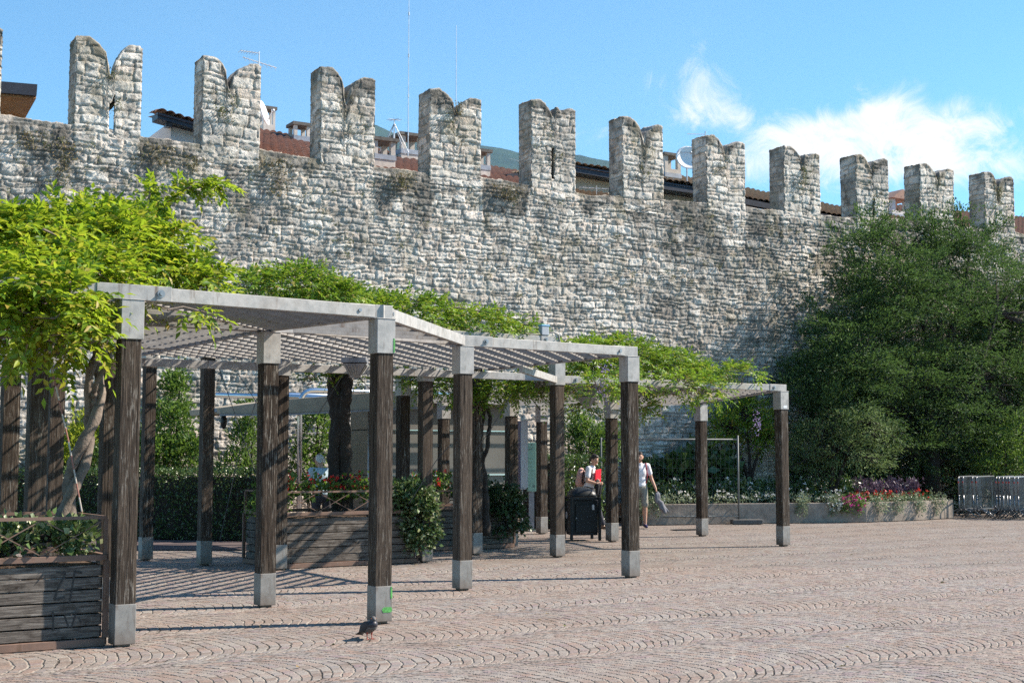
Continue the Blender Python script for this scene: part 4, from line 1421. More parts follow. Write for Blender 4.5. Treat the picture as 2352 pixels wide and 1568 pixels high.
# ------------------------------------------------------------------ planters under the pergola
def planter(u0, u1, v0, v1, h, rail, label, planks=6, graffiti=False):
    root = empty('planter', uvz(u0, v0, 0), UA, label, 'planter', 'wooden planters under the pergola')
    L, D = u1 - u0, v1 - v0
    r = random.Random(int(u0 * 100))
    mb = MB()
    z0, ph = 0.07, (h - 0.09 - 0.07) / planks
    for k in range(planks):
        zc = z0 + ph * (k + 0.5)
        hh = ph - 0.012
        mb.box((L / 2, 0.02 + r.uniform(-0.004, 0.004), zc), (L - 0.06, 0.035, hh))
        mb.box((L / 2, D - 0.02, zc), (L - 0.06, 0.035, hh))
        mb.box((0.02, D / 2, zc), (0.035, D - 0.09, hh))
        mb.box((L - 0.02, D / 2, zc), (0.035, D - 0.09, hh))
    mb.build('planks', M['plank'], root, bevel=0.004)
    mb = MB()
    for z, hh in ((0.035, 0.066), (h - 0.03, 0.05)):
        mb.box((L / 2, -0.012, z), (L + 0.02, 0.05, hh)).box((L / 2, D + 0.012, z), (L + 0.02, 0.05, hh))
        mb.box((-0.012, D / 2, z), (0.05, D - 0.03, hh)).box((L + 0.012, D / 2, z), (0.05, D - 0.03, hh))
    for x in (-0.012, L + 0.012):
        for y in (-0.012, D + 0.012):
            mb.box((x, y, (h - 0.058) / 2 + 0.035), (0.046, 0.046, h - 0.13))
    mb.build('frame', M['rusty'], root, bevel=0.003)
    so = MB()
    so.box((L / 2, D / 2, h - 0.13), (L - 0.1, D - 0.1, 0.1))
    so.build('soil', M['soil'], root)
    zr = rail
    mb = MB()
    mb.box((L / 2, 0, zr), (L, 0.036, 0.028)).box((L / 2, D, zr), (L, 0.036, 0.028))
    for x in (0.0, L):
        for y in (0.0, D): mb.box((x, y, (zr + h) / 2 - 0.01), (0.034, 0.034, zr - h - 0.01))
        mb.box((x, D / 2, zr), (0.028, D - 0.05, 0.026))
    mb.build('railing', M['rusty'], root)
    mb = MB()
    n = max(2, round(L / 0.52))
    for k in range(n):
        xa, xb = L * k / n, L * (k + 1) / n
        mb.beam((xa, -0.003, h + 0.0), (xb, -0.003, zr - 0.01), 0.006, 0.009)
        mb.beam((xa, 0.003, zr - 0.01), (xb, 0.003, h + 0.0), 0.006, 0.009)
    mb.build('cross_bars', M['rusty'], root)
    if graffiti:
        mb = MB()
        def stroke(pts, w=0.015):
            for a, b in zip(pts, pts[1:]): mb.beam((L - a[0], -0.001, a[1]), (L - b[0], -0.001, b[1]), 0.002, w)
        stroke([(0.42, 0.66), (0.34, 0.64), (0.40, 0.52), (0.43, 0.42), (0.34, 0.44)])
        stroke([(0.30, 0.38), (0.26, 0.66), (0.20, 0.64)])
        stroke([(0.34, 0.50), (0.20, 0.51)])
        stroke([(0.44, 0.32), (0.43, 0.16)])
        stroke([(0.30, 0.17), (0.34, 0.28), (0.24, 0.30), (0.28, 0.17)])
        stroke([(0.22, 0.26), (0.20, 0.22)])
        mb.build('spray_marks', M['graffiti'], root)
    return root

pl1 = (PA[0] - 2.9, PA[0] - 0.13, PA[1] + 0.12, PA[1] + 1.35)
planter(*pl1, 0.80, 1.12, 'long weathered plank planter at the front left with spray marks', graffiti=True)
pl2 = (PM_[0] + 0.12, PN[0] - 0.13, PN[1] + 0.02, PN[1] + 1.5)
planter(*pl2, 0.83, 1.13, 'grey plank planter with red begonias between two posts, crossed by slat shadows')
pl3 = (PQ[0] - 0.45, PO[0] - 0.12, PO[1] - 0.25, PO[1] + 1.1)
planter(*pl3, 0.78, 1.05, 'shaded plank planter in front of the steel kiosk')

# ------------------------------------------------------------------ wisteria
def vine(name_label, blobs, n, size, mat, mat2=None, lsize=0.085, k=5, lift=0.15, extra=None, group='wisterias over the pergola'):
    root = empty('wisteria', Vector(blobs[0][0]) * 1.0, 0, name_label, 'wisteria', group)
    lf = Leaf()
    P, O = in_blobs(blobs, n, 0.55, -0.55)
    D = O * np.array([[0.8, 0.8, 0.45]]) + rng.normal(scale=0.45, size=(n, 3)) + np.array([[0.1, -0.15, lift]])
    compound(lf, P, D, size * rng.uniform(0.7, 1.25, n), k, lsize, 0.55)
    if extra:
        for pts, m in extra:
            pts = [Vector(p) for p in pts]
            PP, DD = [], []
            for i in range(m):
                t = rng.random() * (len(pts) - 1)
                j = int(t)
                p = pts[j].lerp(pts[j + 1], t - j)
                PP.append(p); DD.append((pts[j + 1] - pts[j]).normalized() * 0.6 + Vector(rng.normal(scale=0.55, size=3)))
            compound(lf, np.array(PP), np.array(DD), size * rng.uniform(0.5, 0.9, m), k, lsize * 0.9, 0.5)
    o = lf.build('foliage', M[mat], root); o.location = -root.location
    st = MB()
    for c, rad in blobs:
        c = Vector(c)
        for _ in range(7):
            a = c + Vector(rng.normal(scale=0.3, size=3)) * rad[0]
            b = c + Vector((rng.uniform(-0.9, 0.9) * rad[0], rng.uniform(-0.9, 0.9) * rad[1], rng.uniform(-0.5, 0.7) * rad[2]))
            m_ = (a + b) / 2 + Vector(rng.normal(scale=0.08, size=3))
            st.tube([a, m_, b], [0.012, 0.009, 0.004], 5)
    if extra:
        for pts, m in extra: st.tube(pts, [0.012] * (len(pts) - 1) + [0.004], 5)
    o = st.build('stems', M['bark'], root); o.location = -root.location
    return root

def uvb(u, v, z, rx, ry, rz):
    return (uvz(u, v, z), (rx, ry, rz))

b1 = [blob(60, 628, 13.2, 1.0, 0.9, 0.45), blob(170, 588, 13.6, 0.9, 0.9, 0.42), blob(300, 588, 14.2, 0.7, 0.8, 0.42), blob(20, 548, 13.5, 0.6, 0.6, 0.2),
      blob(100, 660, 12.6, 0.9, 0.7, 0.35), blob(170, 655, 12.6, 0.55, 0.6, 0.32), blob(40, 740, 12.4, 0.55, 0.5, 0.30), blob(150, 745, 12.3, 0.55, 0.45, 0.28),
      blob(330, 628, 13.9, 0.5, 0.6, 0.16), blob(425, 640, 14.0, 0.45, 0.5, 0.08), blob(485, 652, 14.1, 0.2, 0.4, 0.05),
      blob(160, 795, 12.6, 0.25, 0.35, 0.22), blob(185, 740, 12.3, 0.12, 0.2, 0.22), blob(90, 800, 12.8, 0.2, 0.3, 0.18), blob(-60, 628, 13, 0.7, 0.8, 0.6),
      blob(60, 690, 11.5, 0.6, 0.3, 0.25), blob(125, 705, 11.5, 0.34, 0.28, 0.25), blob(-60, 720, 11.4, 0.5, 0.3, 0.4), blob(100, 770, 11.7, 0.5, 0.3, 0.22), blob(310, 528, 14.4, 0.35, 0.4, 0.14), blob(225, 508, 14.2, 0.3, 0.4, 0.10)]
sh = [at(300, 500, 14.4), at(370, 475, 14.5), at(420, 435, 14.6), at(470, 420, 14.7), at(512, 428, 14.8)]
sh2 = [at(340, 470, 14.4), at(345, 440, 14.4), at(348, 428, 14.4)]
sh3 = [at(385, 712, 12.2), at(420, 705, 12.3), at(460, 715, 12.4), at(500, 722, 12.4)]
v1 = vine('biggest bright yellow-green wisteria hanging over the left pergola', b1, 3000, 0.30, 'lf_wist', lsize=0.10, extra=[(sh, 60), (sh2, 12), (sh3, 7)])
def strands(root, paths, radii, phase, tw=0.2, sep=0.75, mat='bark'):
    mb = MB()
    for pi, (pts, r0) in enumerate(zip(paths, radii)):
        q, rr = [], []
        n = 40
        for i in range(n + 1):
            t = i / n * (len(pts) - 1)
            j = min(int(t), len(pts) - 2)
            p = Vector(pts[j]).lerp(Vector(pts[j + 1]), t - j)
            an = phase[pi] + i * tw
            q.append(p + Vector((math.cos(an), math.sin(an), 0)) * r0 * sep + Vector(rng.normal(scale=0.004, size=3)))
            rr.append(r0 * (1.1 - 0.35 * i / n) * (1 + 0.1 * math.sin(i * 1.3)))
        mb.tube(q, rr, 12)
    o = mb.build('trunk', M[mat], root, smooth=True)
    o.location = -root.location
tp = [at(140, 1250, 12.7), at(150, 1180, 12.7), at(168, 1110, 12.7), at(188, 1050, 12.75), at(206, 990, 12.8), at(216, 920, 12.85), at(216, 850, 12.9), at(232, 770, 13.0)]
strands(v1, [tp, tp, [at(212, 930, 12.8), at(228, 880, 12.75), at(246, 815, 12.8), at(240, 740, 12.9)]], [0.058, 0.05, 0.026], [0.0, 3.1, 1.0], 0.22, 1.0)

zu = UPZ + 0.30
b2 = [uvb(PG[0] - 1.2, VR + 0.7, zu - 0.05, 1.0, 0.8, 0.26), uvb(PG[0] - 2.4, VR + 0.9, zu + 0.05, 1.1, 0.9, 0.36), uvb(PG[0] - 3.5, VR + 1.0, zu + 0.08, 0.9, 0.9, 0.38), uvb(PG[0] - 4.2, VR + 0.8, zu, 0.55, 0.7, 0.32),
      uvb(PG[0] - 0.5, VR + 0.5, zu - 0.15, 0.5, 0.5, 0.16)]
vine('bright wisteria mound on the upper beam behind the folded lattice roof', b2, 1300, 0.30, 'lf_wist2', lsize=0.085)
b3 = [blob(585, 668, 20, 0.3, 0.6, 0.2), blob(670, 660, 20.3, 0.75, 0.8, 0.24), blob(755, 680, 20.5, 0.5, 0.7, 0.17)]
b3b = blob(800, 690, 20.5, 0.25, 0.5, 0.1)
vine('smaller bright wisteria mound between the big wisteria and the folded roof', b3 + [b3b], 620, 0.28, 'lf_wist2', lsize=0.08)
zr_ = e + 0.25
um = (PG[0] + PE[0]) / 2
b4 = [uvb(PG[0] + 0.9, PE[1] + 1.0, zr_ + 0.15, 0.9, 0.8, 0.36), uvb(PG[0] + 1.9, PE[1] + 1.0, zr_ + 0.24, 0.9, 0.8, 0.40), uvb(um + 0.3, PE[1] + 1.0, zr_ + 0.14, 0.9, 0.8, 0.32), uvb(um + 1.2, PE[1] + 1.1, zr_ + 0.0, 0.8, 0.7, 0.22),
      blob(1620, 900, 23.9, 0.32, 0.3, 0.26), blob(1375, 900, 22.4, 0.28, 0.3, 0.3), blob(1440, 880, 23, 0.3, 0.4, 0.14), blob(1700, 862, 24.8, 0.4, 0.4, 0.14), blob(1560, 880, 23.6, 0.3, 0.3, 0.12), blob(1470, 950, 25, 0.3, 0.3, 0.2), blob(1330, 935, 25.5, 0.3, 0.3, 0.16)]
v4 = vine('wisteria mound on the low right roof with lilac flower sprays', b4, 1900, 0.28, 'lf_wist2', lsize=0.08)
b5 = [blob(1010, 890, 23.2, 0.5, 0.5, 0.16), blob(1110, 900, 23.4, 0.6, 0.5, 0.2), blob(1210, 905, 24, 0.55, 0.5, 0.16), blob(1080, 930, 23.2, 0.25, 0.3, 0.16), blob(1250, 885, 23.5, 0.4, 0.5, 0.12), blob(935, 880, 23, 0.2, 0.3, 0.14)]
v5 = vine('dark shaded wisteria hanging under the roof in front of the kiosk', b5, 700, 0.26, 'lf_wist2', lsize=0.075)
tq = [at(1108, 1230, 23.8), at(1105, 1100, 23.8), at(1098, 1000, 23.8), at(1105, 920, 23.8), at(1120, 880, 23.8)]
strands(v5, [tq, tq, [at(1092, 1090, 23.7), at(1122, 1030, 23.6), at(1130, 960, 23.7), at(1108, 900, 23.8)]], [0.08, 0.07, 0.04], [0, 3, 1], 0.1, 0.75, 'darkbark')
b6 = [blob(800, 868, 21.8, 0.35, 0.3, 0.10), blob(760, 862, 21.8, 0.2, 0.2, 0.07), blob(715, 868, 21.6, 0.2, 0.2, 0.06)]
v6 = vine('thick dark wisteria trunk with a few leaves beside the bent steel tubes', b6, 70, 0.2, 'lf_wist2', lsize=0.07)
tr = [at(785, 1200, 22), at(772, 1120, 22), at(764, 1050, 22), at(775, 960, 22), at(770, 900, 22), at(775, 850, 22)]
tr2 = [at(800, 1200, 22), at(798, 1120, 22), at(800, 1040, 22), at(797, 960, 22), at(800, 900, 22), at(800, 850, 22)]
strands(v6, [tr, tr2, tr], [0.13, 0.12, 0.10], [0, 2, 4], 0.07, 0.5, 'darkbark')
# lilac sprays
for k, (px, py, Y) in enumerate([(1383, 888, 22.2), (1850 * 0.94, 970, 26.5), (1390, 865, 22.6)]):
    lf = Leaf()
    c = at(px, py, Y)
    P = np.array(c)[None] + rng.normal(scale=0.05, size=(70, 3)) * np.array([[1, 1, 2.4]])
    vs, fs = leaves(P, rnd_dirs(70), rnd_dirs(70), 0.035, 0.8); lf.add(vs, fs)
    o = lf.build('flower_spray', M['fl_lilac'], v4)
    o.location = -v4.location

# ------------------------------------------------------------------ shrubs, hedges
def shrub(name, label, cat, blobs, n, each, size, mat, spread=0.10, stems=True, group=None, wr=0.5, up=0.3, low=-0.7, base=None, shell=0.5):
    c0 = Vector(blobs[0][0])
    root = empty(name, (c0.x, c0.y, 0), 0, label, cat, group)
    lf = Leaf()
    P, O = in_blobs(blobs, n, shell, low)
    clump(lf, P, O, size, each, spread, wr, up)
    o = lf.build('foliage', M[mat], root); o.location = -root.location
    if stems:
        st = MB()
        for c, rad in blobs:
            c = Vector(c)
            gb_ = Vector((c0.x if base is None else base[0], c0.y if base is None else base[1], 0.0 if base is None else base[2]))
            for _ in range(4):
                b = c + Vector((rng.uniform(-0.6, 0.6) * rad[0], rng.uniform(-0.6, 0.6) * rad[1], rng.uniform(-0.2, 0.7) * rad[2]))
                m_ = gb_.lerp(b, 0.5) + Vector((rng.normal(scale=0.1), rng.normal(scale=0.1), 0.1))
                st.tube([gb_ + Vector((rng.normal(scale=0.05), rng.normal(scale=0.05), 0)), m_, b], [0.03, 0.02, 0.006], 6)
        o = st.build('stems', M['darkbark'], root); o.location = -root.location
    return root

def hedge(a, b, depth, h, n, label, mat='lf_hedge', size=0.055):
    """a clipped hedge between ground points a and b"""
    a, b = Vector(a), Vector(b)
    d = (b - a); L = d.length; d.normalize()
    nn = Vector((-d.y, d.x, 0))
    root = empty('hedge', a, math.atan2(d.y, d.x), label, 'hedge', 'clipped hedges')
    core = MB().box((L / 2, depth / 2, h / 2 - 0.04), (L - 0.16, depth - 0.16, h - 0.12))
    core.build('dark_core', M['darkbark'], root)  # solid dark box added inside the leaves, standing in for twigs and inner shade
    lf = Leaf()
    side = rng.random(n)
    x = rng.random(n) * L
    tops = side < 0.33
    z = np.where(tops, h, rng.random(n) * h)
    y = np.where(tops, rng.random(n) * depth, np.where(side < 0.9, 0, depth))
    ends = side > 0.95
    x = np.where(ends, np.where(rng.random(n) < 0.5, 0, L), x); y = np.where(ends, rng.random(n) * depth, y)
    P = np.stack([x, y, z], 1)
    P += (0.06 * (fbm(x * 3 + z * 2, y * 3 + z * 3, 3, 5) - 0.5))[:, None] + rng.normal(scale=0.035, size=(n, 3))
    O = np.where(tops[:, None], np.array([[0, 0, 1.0]]), np.array([[0, -1.0, 0.25]]))
    D = O + rng.normal(scale=0.8, size=(n, 3))
    N = O + rng.normal(scale=0.5, size=(n, 3))
    vs, fs = leaves(P, D, N, size * rng.uniform(0.6, 1.3, n), 0.6)
    lf.add(vs, fs)
    lf.build('foliage', M[mat], root)
    return root
hedge(gnd(-60, 1232), gnd(606, 1243), 1.1, 1.36, 17000, 'long clipped dark hedge behind the left pergola posts')
p_ = at(1278, 1050, 31.5); p_.z = 0
q2 = at(1385, 1050, 33.0); q2.z = 0
hedge(p_, q2, 1.2, 1.62, 6000, 'short bright-topped hedge behind the woman with the red folder', size=0.07)
q3 = at(1490, 1050, 35.6); q4 = at(1640, 1050, 37.5); q3.z = q4.z = 0
hedge(q3, q4, 1.0, 1.55, 5000, 'dark hedge behind the mesh fence', size=0.07)

shrub('wall_shrub', 'tall green shrub climbing the wall right of the front left post', 'shrub',
      [blob(385, 1010, 29.3, 0.65, 0.4, 0.85), blob(400, 910, 29.8, 0.3, 0.3, 0.5), blob(350, 1050, 29, 0.5, 0.5, 0.5), blob(430, 1060, 29.2, 0.35, 0.4, 0.5), blob(415, 860, 29.9, 0.12, 0.15, 0.25)], 420, 16, 0.10, 'lf_shrub', 0.09, group='shrubs along the wall')
shrub('yellow_shrub', 'yellow-leaved shrub behind the twisted wisteria trunk', 'shrub',
      [blob(165, 1035, 29, 0.55, 0.5, 0.55), blob(205, 1000, 29.2, 0.35, 0.4, 0.45), blob(130, 1060, 28.8, 0.4, 0.4, 0.35)], 190, 15, 0.11, 'lf_yellow', 0.09, group='shrubs along the wall')
shrub('dark_shrub', 'dark shrub in the shade left of the post at the yellow bush', 'shrub',
      [blob(225, 1065, 28.6, 0.35, 0.4, 0.4), blob(30, 1060, 28.8, 0.4, 0.5, 0.45)], 100, 14, 0.09, 'lf_hedge', 0.09, group='shrubs along the wall')
shrub('feathery_shrub', 'feathery dark green shrub in front of the wall beside the crossed wires', 'shrub',
      [blob(560, 1030, 28.6, 0.35, 0.3, 0.5), blob(575, 960, 28.8, 0.22, 0.25, 0.4), blob(540, 1075, 28.4, 0.4, 0.35, 0.25)], 120, 16, 0.13, 'lf_shrub', 0.09, wr=0.25, group='shrubs along the wall')
shrub('shrub', 'light green shrub behind the bent steel tubes and the seated man', 'shrub',
      [blob(725, 1000, 29.5, 0.4, 0.4, 0.6), blob(700, 1065, 29.3, 0.4, 0.4, 0.4), blob(740, 940, 29.7, 0.2, 0.2, 0.35)], 150, 15, 0.10, 'lf_shrub', 0.09, group='shrubs along the wall')
shrub('shrub', 'pointed-leaf shrub against the wall above the head of the woman', 'shrub',
      [blob(1345, 1020, 34, 0.5, 0.4, 0.5), blob(1330, 980, 34.2, 0.3, 0.3, 0.3), blob(1395, 1030, 34.3, 0.4, 0.4, 0.45), blob(1410, 990, 34.5, 0.2, 0.25, 0.25)], 230, 14, 0.13, 'lf_shrub', 0.1, wr=0.3, group='shrubs along the wall')
shrub('broad_leaf_plant', 'broad-leaved dark plant behind the mesh fence under the little tree', 'plant',
      [blob(1560, 1085, 36, 0.6, 0.5, 0.35), blob(1640, 1085, 36.3, 0.6, 0.5, 0.4), blob(1600, 1060, 36.6, 0.4, 0.4, 0.2)], 130, 8, 0.26, 'lf_hedge', 0.15, wr=0.75)

# ------------------------------------------------------------------ plants in the planters
def uv_blob(u, v, z, a, b, c): return (uvz(u, v, z), (a, b, c))
u0, u1, v0, v1_ = pl1
shrub('ivy', 'variegated ivy spilling inside the railing of the front left planter', 'ivy',
      [uv_blob(u1 - 0.55, v0 + 0.3, 0.92, 0.5, 0.3, 0.15), uv_blob(u1 - 1.3, v0 + 0.3, 0.93, 0.5, 0.3, 0.16), uv_blob(u1 - 0.2, v0 + 0.4, 0.92, 0.2, 0.3, 0.14), uv_blob(u1 - 2.1, v0 + 0.35, 0.93, 0.5, 0.35, 0.18)], 330, 9, 0.062, 'lf_ivy', 0.05, base=(*uvz(u1 - 1, v0 + 0.5)[:2], 0.7), wr=0.85)
gs = shrub('flowering_plant', 'loose bush with small pale flowers at the left end of the front planter', 'plant',
      [uv_blob(u1 - 1.75, v0 + 0.75, 1.15, 0.4, 0.4, 0.3), uv_blob(u1 - 2.3, v0 + 0.6, 1.25, 0.4, 0.4, 0.4), uv_blob(u1 - 1.3, v0 + 0.8, 1.05, 0.3, 0.3, 0.2)], 250, 9, 0.07, 'lf_shrub', 0.07, base=(*uvz(u1 - 1.9, v0 + 0.6)[:2], 0.7), wr=0.3)
lf = Leaf()
P, O = in_blobs([uv_blob(u1 - 2.0, v0 + 0.5, 1.2, 0.4, 0.35, 0.3)], 22, 0.1)
clump(lf, P, O, 0.04, 7, 0.018, 0.9); o = lf.build('flowers', M['fl_white'], gs); o.location = -gs.location

def begonias(u0, u1, v0, v1, z, n, label):
    root = empty('begonias', uvz((u0 + u1) / 2, (v0 + v1) / 2, z - 0.2), 0, label, 'flowers', 'red begonia beds')
    lf, fl = Leaf(), Leaf()
    uu = rng.uniform(u0, u1, n); vv = rng.uniform(v0, v1, n); zz = z + rng.uniform(-0.08, 0.25, n)
    P = np.stack([np.array(uvz(a, b, c)) for a, b, c in zip(uu, vv, zz)])
    clump(lf, P, rnd_dirs(n) * 0.6 + np.array([[0, -0.2, 0.6]]), 0.085, 7, 0.05, 0.75)
    k = n // 2
    clump(fl, P[:k] + np.array([[0, -0.04, 0.10]]), rnd_dirs(k), 0.05, 6, 0.025, 0.9)
    a = lf.build('foliage', M['lf_shrub'], root); a.location = -root.location
    b = fl.build('flowers', M['fl_red'], root); b.location = -root.location
u0, u1, v0, v1_ = pl2
begonias(u0 + 0.1, u1 - 0.1, v0 + 0.35, v1_ - 0.1, 1.08, 150, 'red begonias in the sunlit planter with crossed railing')
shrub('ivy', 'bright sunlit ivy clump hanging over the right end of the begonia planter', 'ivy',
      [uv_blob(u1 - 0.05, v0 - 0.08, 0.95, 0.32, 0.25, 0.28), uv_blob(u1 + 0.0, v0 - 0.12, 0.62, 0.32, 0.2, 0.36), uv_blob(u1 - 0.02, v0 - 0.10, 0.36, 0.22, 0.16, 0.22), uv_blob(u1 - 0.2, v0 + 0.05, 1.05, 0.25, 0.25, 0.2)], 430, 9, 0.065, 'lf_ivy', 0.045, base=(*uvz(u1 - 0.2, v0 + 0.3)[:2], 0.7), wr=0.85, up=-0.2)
shrub('green_cushion', 'low green plants drooping over the dark left end of the begonia planter', 'plant',
      [uv_blob(u0 - 0.05, v0 + 0.5, 0.90, 0.3, 0.5, 0.12), uv_blob(u0 + 0.2, v0 + 0.9, 1.02, 0.3, 0.4, 0.15)], 120, 9, 0.06, 'lf_shrub', 0.05, base=(*uvz(u0 + 0.3, v0 + 0.6)[:2], 0.7))
u0, u1, v0, v1_ = pl3
begonias(u0 + 0.1, u1 - 0.9, v0 + 0.3, v1_ - 0.1, 1.05, 80, 'shaded red begonias in front of the kiosk panels')
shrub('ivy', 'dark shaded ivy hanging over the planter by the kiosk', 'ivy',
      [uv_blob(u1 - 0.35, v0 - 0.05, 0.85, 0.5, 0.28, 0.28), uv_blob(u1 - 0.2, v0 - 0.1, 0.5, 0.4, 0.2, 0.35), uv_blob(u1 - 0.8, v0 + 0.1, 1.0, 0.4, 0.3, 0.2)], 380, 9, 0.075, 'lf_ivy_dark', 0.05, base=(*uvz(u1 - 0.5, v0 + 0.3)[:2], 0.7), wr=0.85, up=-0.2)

# ------------------------------------------------------------------ raised bed on the right
bed = [gnd(1475, 1205.5), gnd(1700, 1202), gnd(1990, 1198.5), gnd(2100, 1194.5), gnd(2190, 1189.5)]
bh = 0.50
rb = empty('raised_bed', bed[0], 0, 'low curved concrete bed wall holding the flower border on the right', 'flower bed')
mb = MB()
n = len(bed)
nrm = []
for i in range(n):
    d = (bed[min(i + 1, n - 1)] - bed[max(i - 1, 0)]).normalized()
    nrm.append(Vector((-d.y, d.x, 0)))
vs = []
for i in range(n):
    for dd, z in ((0, 0), (0, bh), (0.22, bh), (0.22, 0)): vs.append(bed[i] + nrm[i] * dd + ZV * z)
fs = []
for i in range(n - 1):
    for k in range(4): fs.append((i*4+k, (i+1)*4+k, (i+1)*4+(k+1) % 4, i*4+(k+1) % 4))
fs += [(3, 2, 1, 0), tuple((n-1)*4 + k for k in range(4))]
mb.add(vs, fs)
end = bed[-1] + nrm[-1] * 4.0
mb.beam(bed[-1] + nrm[-1] * 0.25 + ZV * 0.27, end + ZV * 0.27, 0.2, 0.54)
o = mb.build('concrete_wall', M['concrete'], rb, bevel=0.012); o.location = -rb.location
so = MB()
fr = [bed[i] + nrm[i] * 0.2 for i in range(n)]
bk = [bed[i] + nrm[i] * 4.6 for i in range(n)]
so.extrude([p + ZV * 0.12 for p in fr] + [p + ZV * 0.12 for p in reversed(bk)], ZV * (bh - 0.16))
o = so.build('soil', M['soil'], rb); o.location = -rb.location

def along(t, back):
    t = t * (n - 1); i = min(int(t), n - 2)
    return bed[i].lerp(bed[i + 1], t - i) + nrm[i].lerp(nrm[i + 1], t - i) * back
def bed_of(name, t0, t1, b0, b1, z0, z1, k, each, size, mat, label, cat, fl=None, nf=0, fsize=0.05):
    P = np.array([tuple(along(rng.uniform(t0, t1), rng.uniform(b0, b1)) + ZV * rng.uniform(z0, z1)) for _ in range(k)])
    lf = Leaf()
    clump(lf, P, rnd_dirs(k) * 0.5 + np.array([[0, -0.2, 0.7]]), size, each, 0.07, 0.5)
    o = lf.build(name, M[mat])
    tag(o, label, cat, kind='stuff')
    if nf:
        f2 = Leaf()
        Q = P[rng.choice(k, nf)] + rng.normal(scale=0.05, size=(nf, 3)) + np.array([[0, -0.05, 0.10]])
        clump(f2, Q, rnd_dirs(nf), fsize, 6, 0.02, 0.9)
        f2.build('blossoms', M[fl], o)
bed_of('white_flowers', 0.02, 0.62, 0.9, 2.2, 0.5, 0.98, 700, 9, 0.10, 'lf_hedge', 'dark foliage dotted with white flowers across the back of the bed', 'flowers', 'fl_white', 120)
bed_of('purple_foliage', 0.55, 0.99, 0.9, 1.9, 0.5, 0.95, 420, 10, 0.10, 'fl_purple', 'band of purple-leaved plants with pale tips behind the red flowers', 'flowers', 'fl_white', 60, 0.035)
bed_of('red_flowers', 0.45, 0.98, 0.5, 0.95, 0.48, 0.62, 230, 7, 0.07, 'lf_hedge', 'low row of red flowers in the middle of the bed', 'flowers', 'fl_red', 75)
bed_of('pale_flowers', 0.05, 0.5, 0.05, 0.5, 0.5, 0.68, 170, 8, 0.06, 'lf_grey', 'pale cream flowers along the front edge of the bed', 'flowers', 'fl_white', 45)
for k, (px, wd, mat, fl, lb) in enumerate([(1475, .42, 'lf_grey', None, 'grey trailing tuft at the left end of the bed behind the fence'), (1510, .3, 'lf_grey', None, 'grey trailing tuft between the fence bars'), (1840, .25, 'lf_grey', None, 'small grey tuft right of the last pergola post'),
                            (1915, .28, 'lf_grey', 'fl_white', 'trailing tuft with white flowers left of the pink petunias'), (1942, .24, 'lf_shrub', 'fl_pink', 'upper magenta petunia clump on the bed edge'), (1972, .32, 'lf_shrub', 'fl_pink', 'hanging magenta petunia clump on the bed edge'),
                            (2020, .42, 'lf_grey', None, 'first bushy grey tuft right of the petunias'), (2063, .45, 'lf_grey', None, 'second bushy grey tuft right of the petunias'), (2108, .45, 'lf_grey', None, 'third bushy grey tuft where the bed wall curves'), (2150, .45, 'lf_grey', None, 'last bushy grey tuft before the barriers')]):
    tpar = np.interp(px, [1475, 1700, 1990, 2100, 2190], np.linspace(0, 1, 5))
    c = along(tpar, 0.02) + ZV * (bh + 0.0)
    lf = Leaf()
    P, O = in_blobs([((c.x, c.y - 0.05, c.z + 0.05), (wd * 0.55, 0.18, 0.14)), ((c.x, c.y - 0.08, c.z - 0.12), (wd * 0.45, 0.12, 0.2))], 60, 0.6)
    clump(lf, P, O, 0.07, 7, 0.045, 0.4, -0.3)
    o = lf.build('trailing_plant', M[mat]); tag(o, lb, 'plant', 'plants trailing over the bed wall')
    if fl:
        f2 = Leaf(); P, O = in_blobs([((c.x, c.y - 0.12, c.z), (wd * 0.55, 0.16, 0.18))], 34, 0.3)
        clump(f2, P[:18], O[:18], 0.05, 5, 0.03, 1.0)
        f2.build('blossoms', M[fl], o)

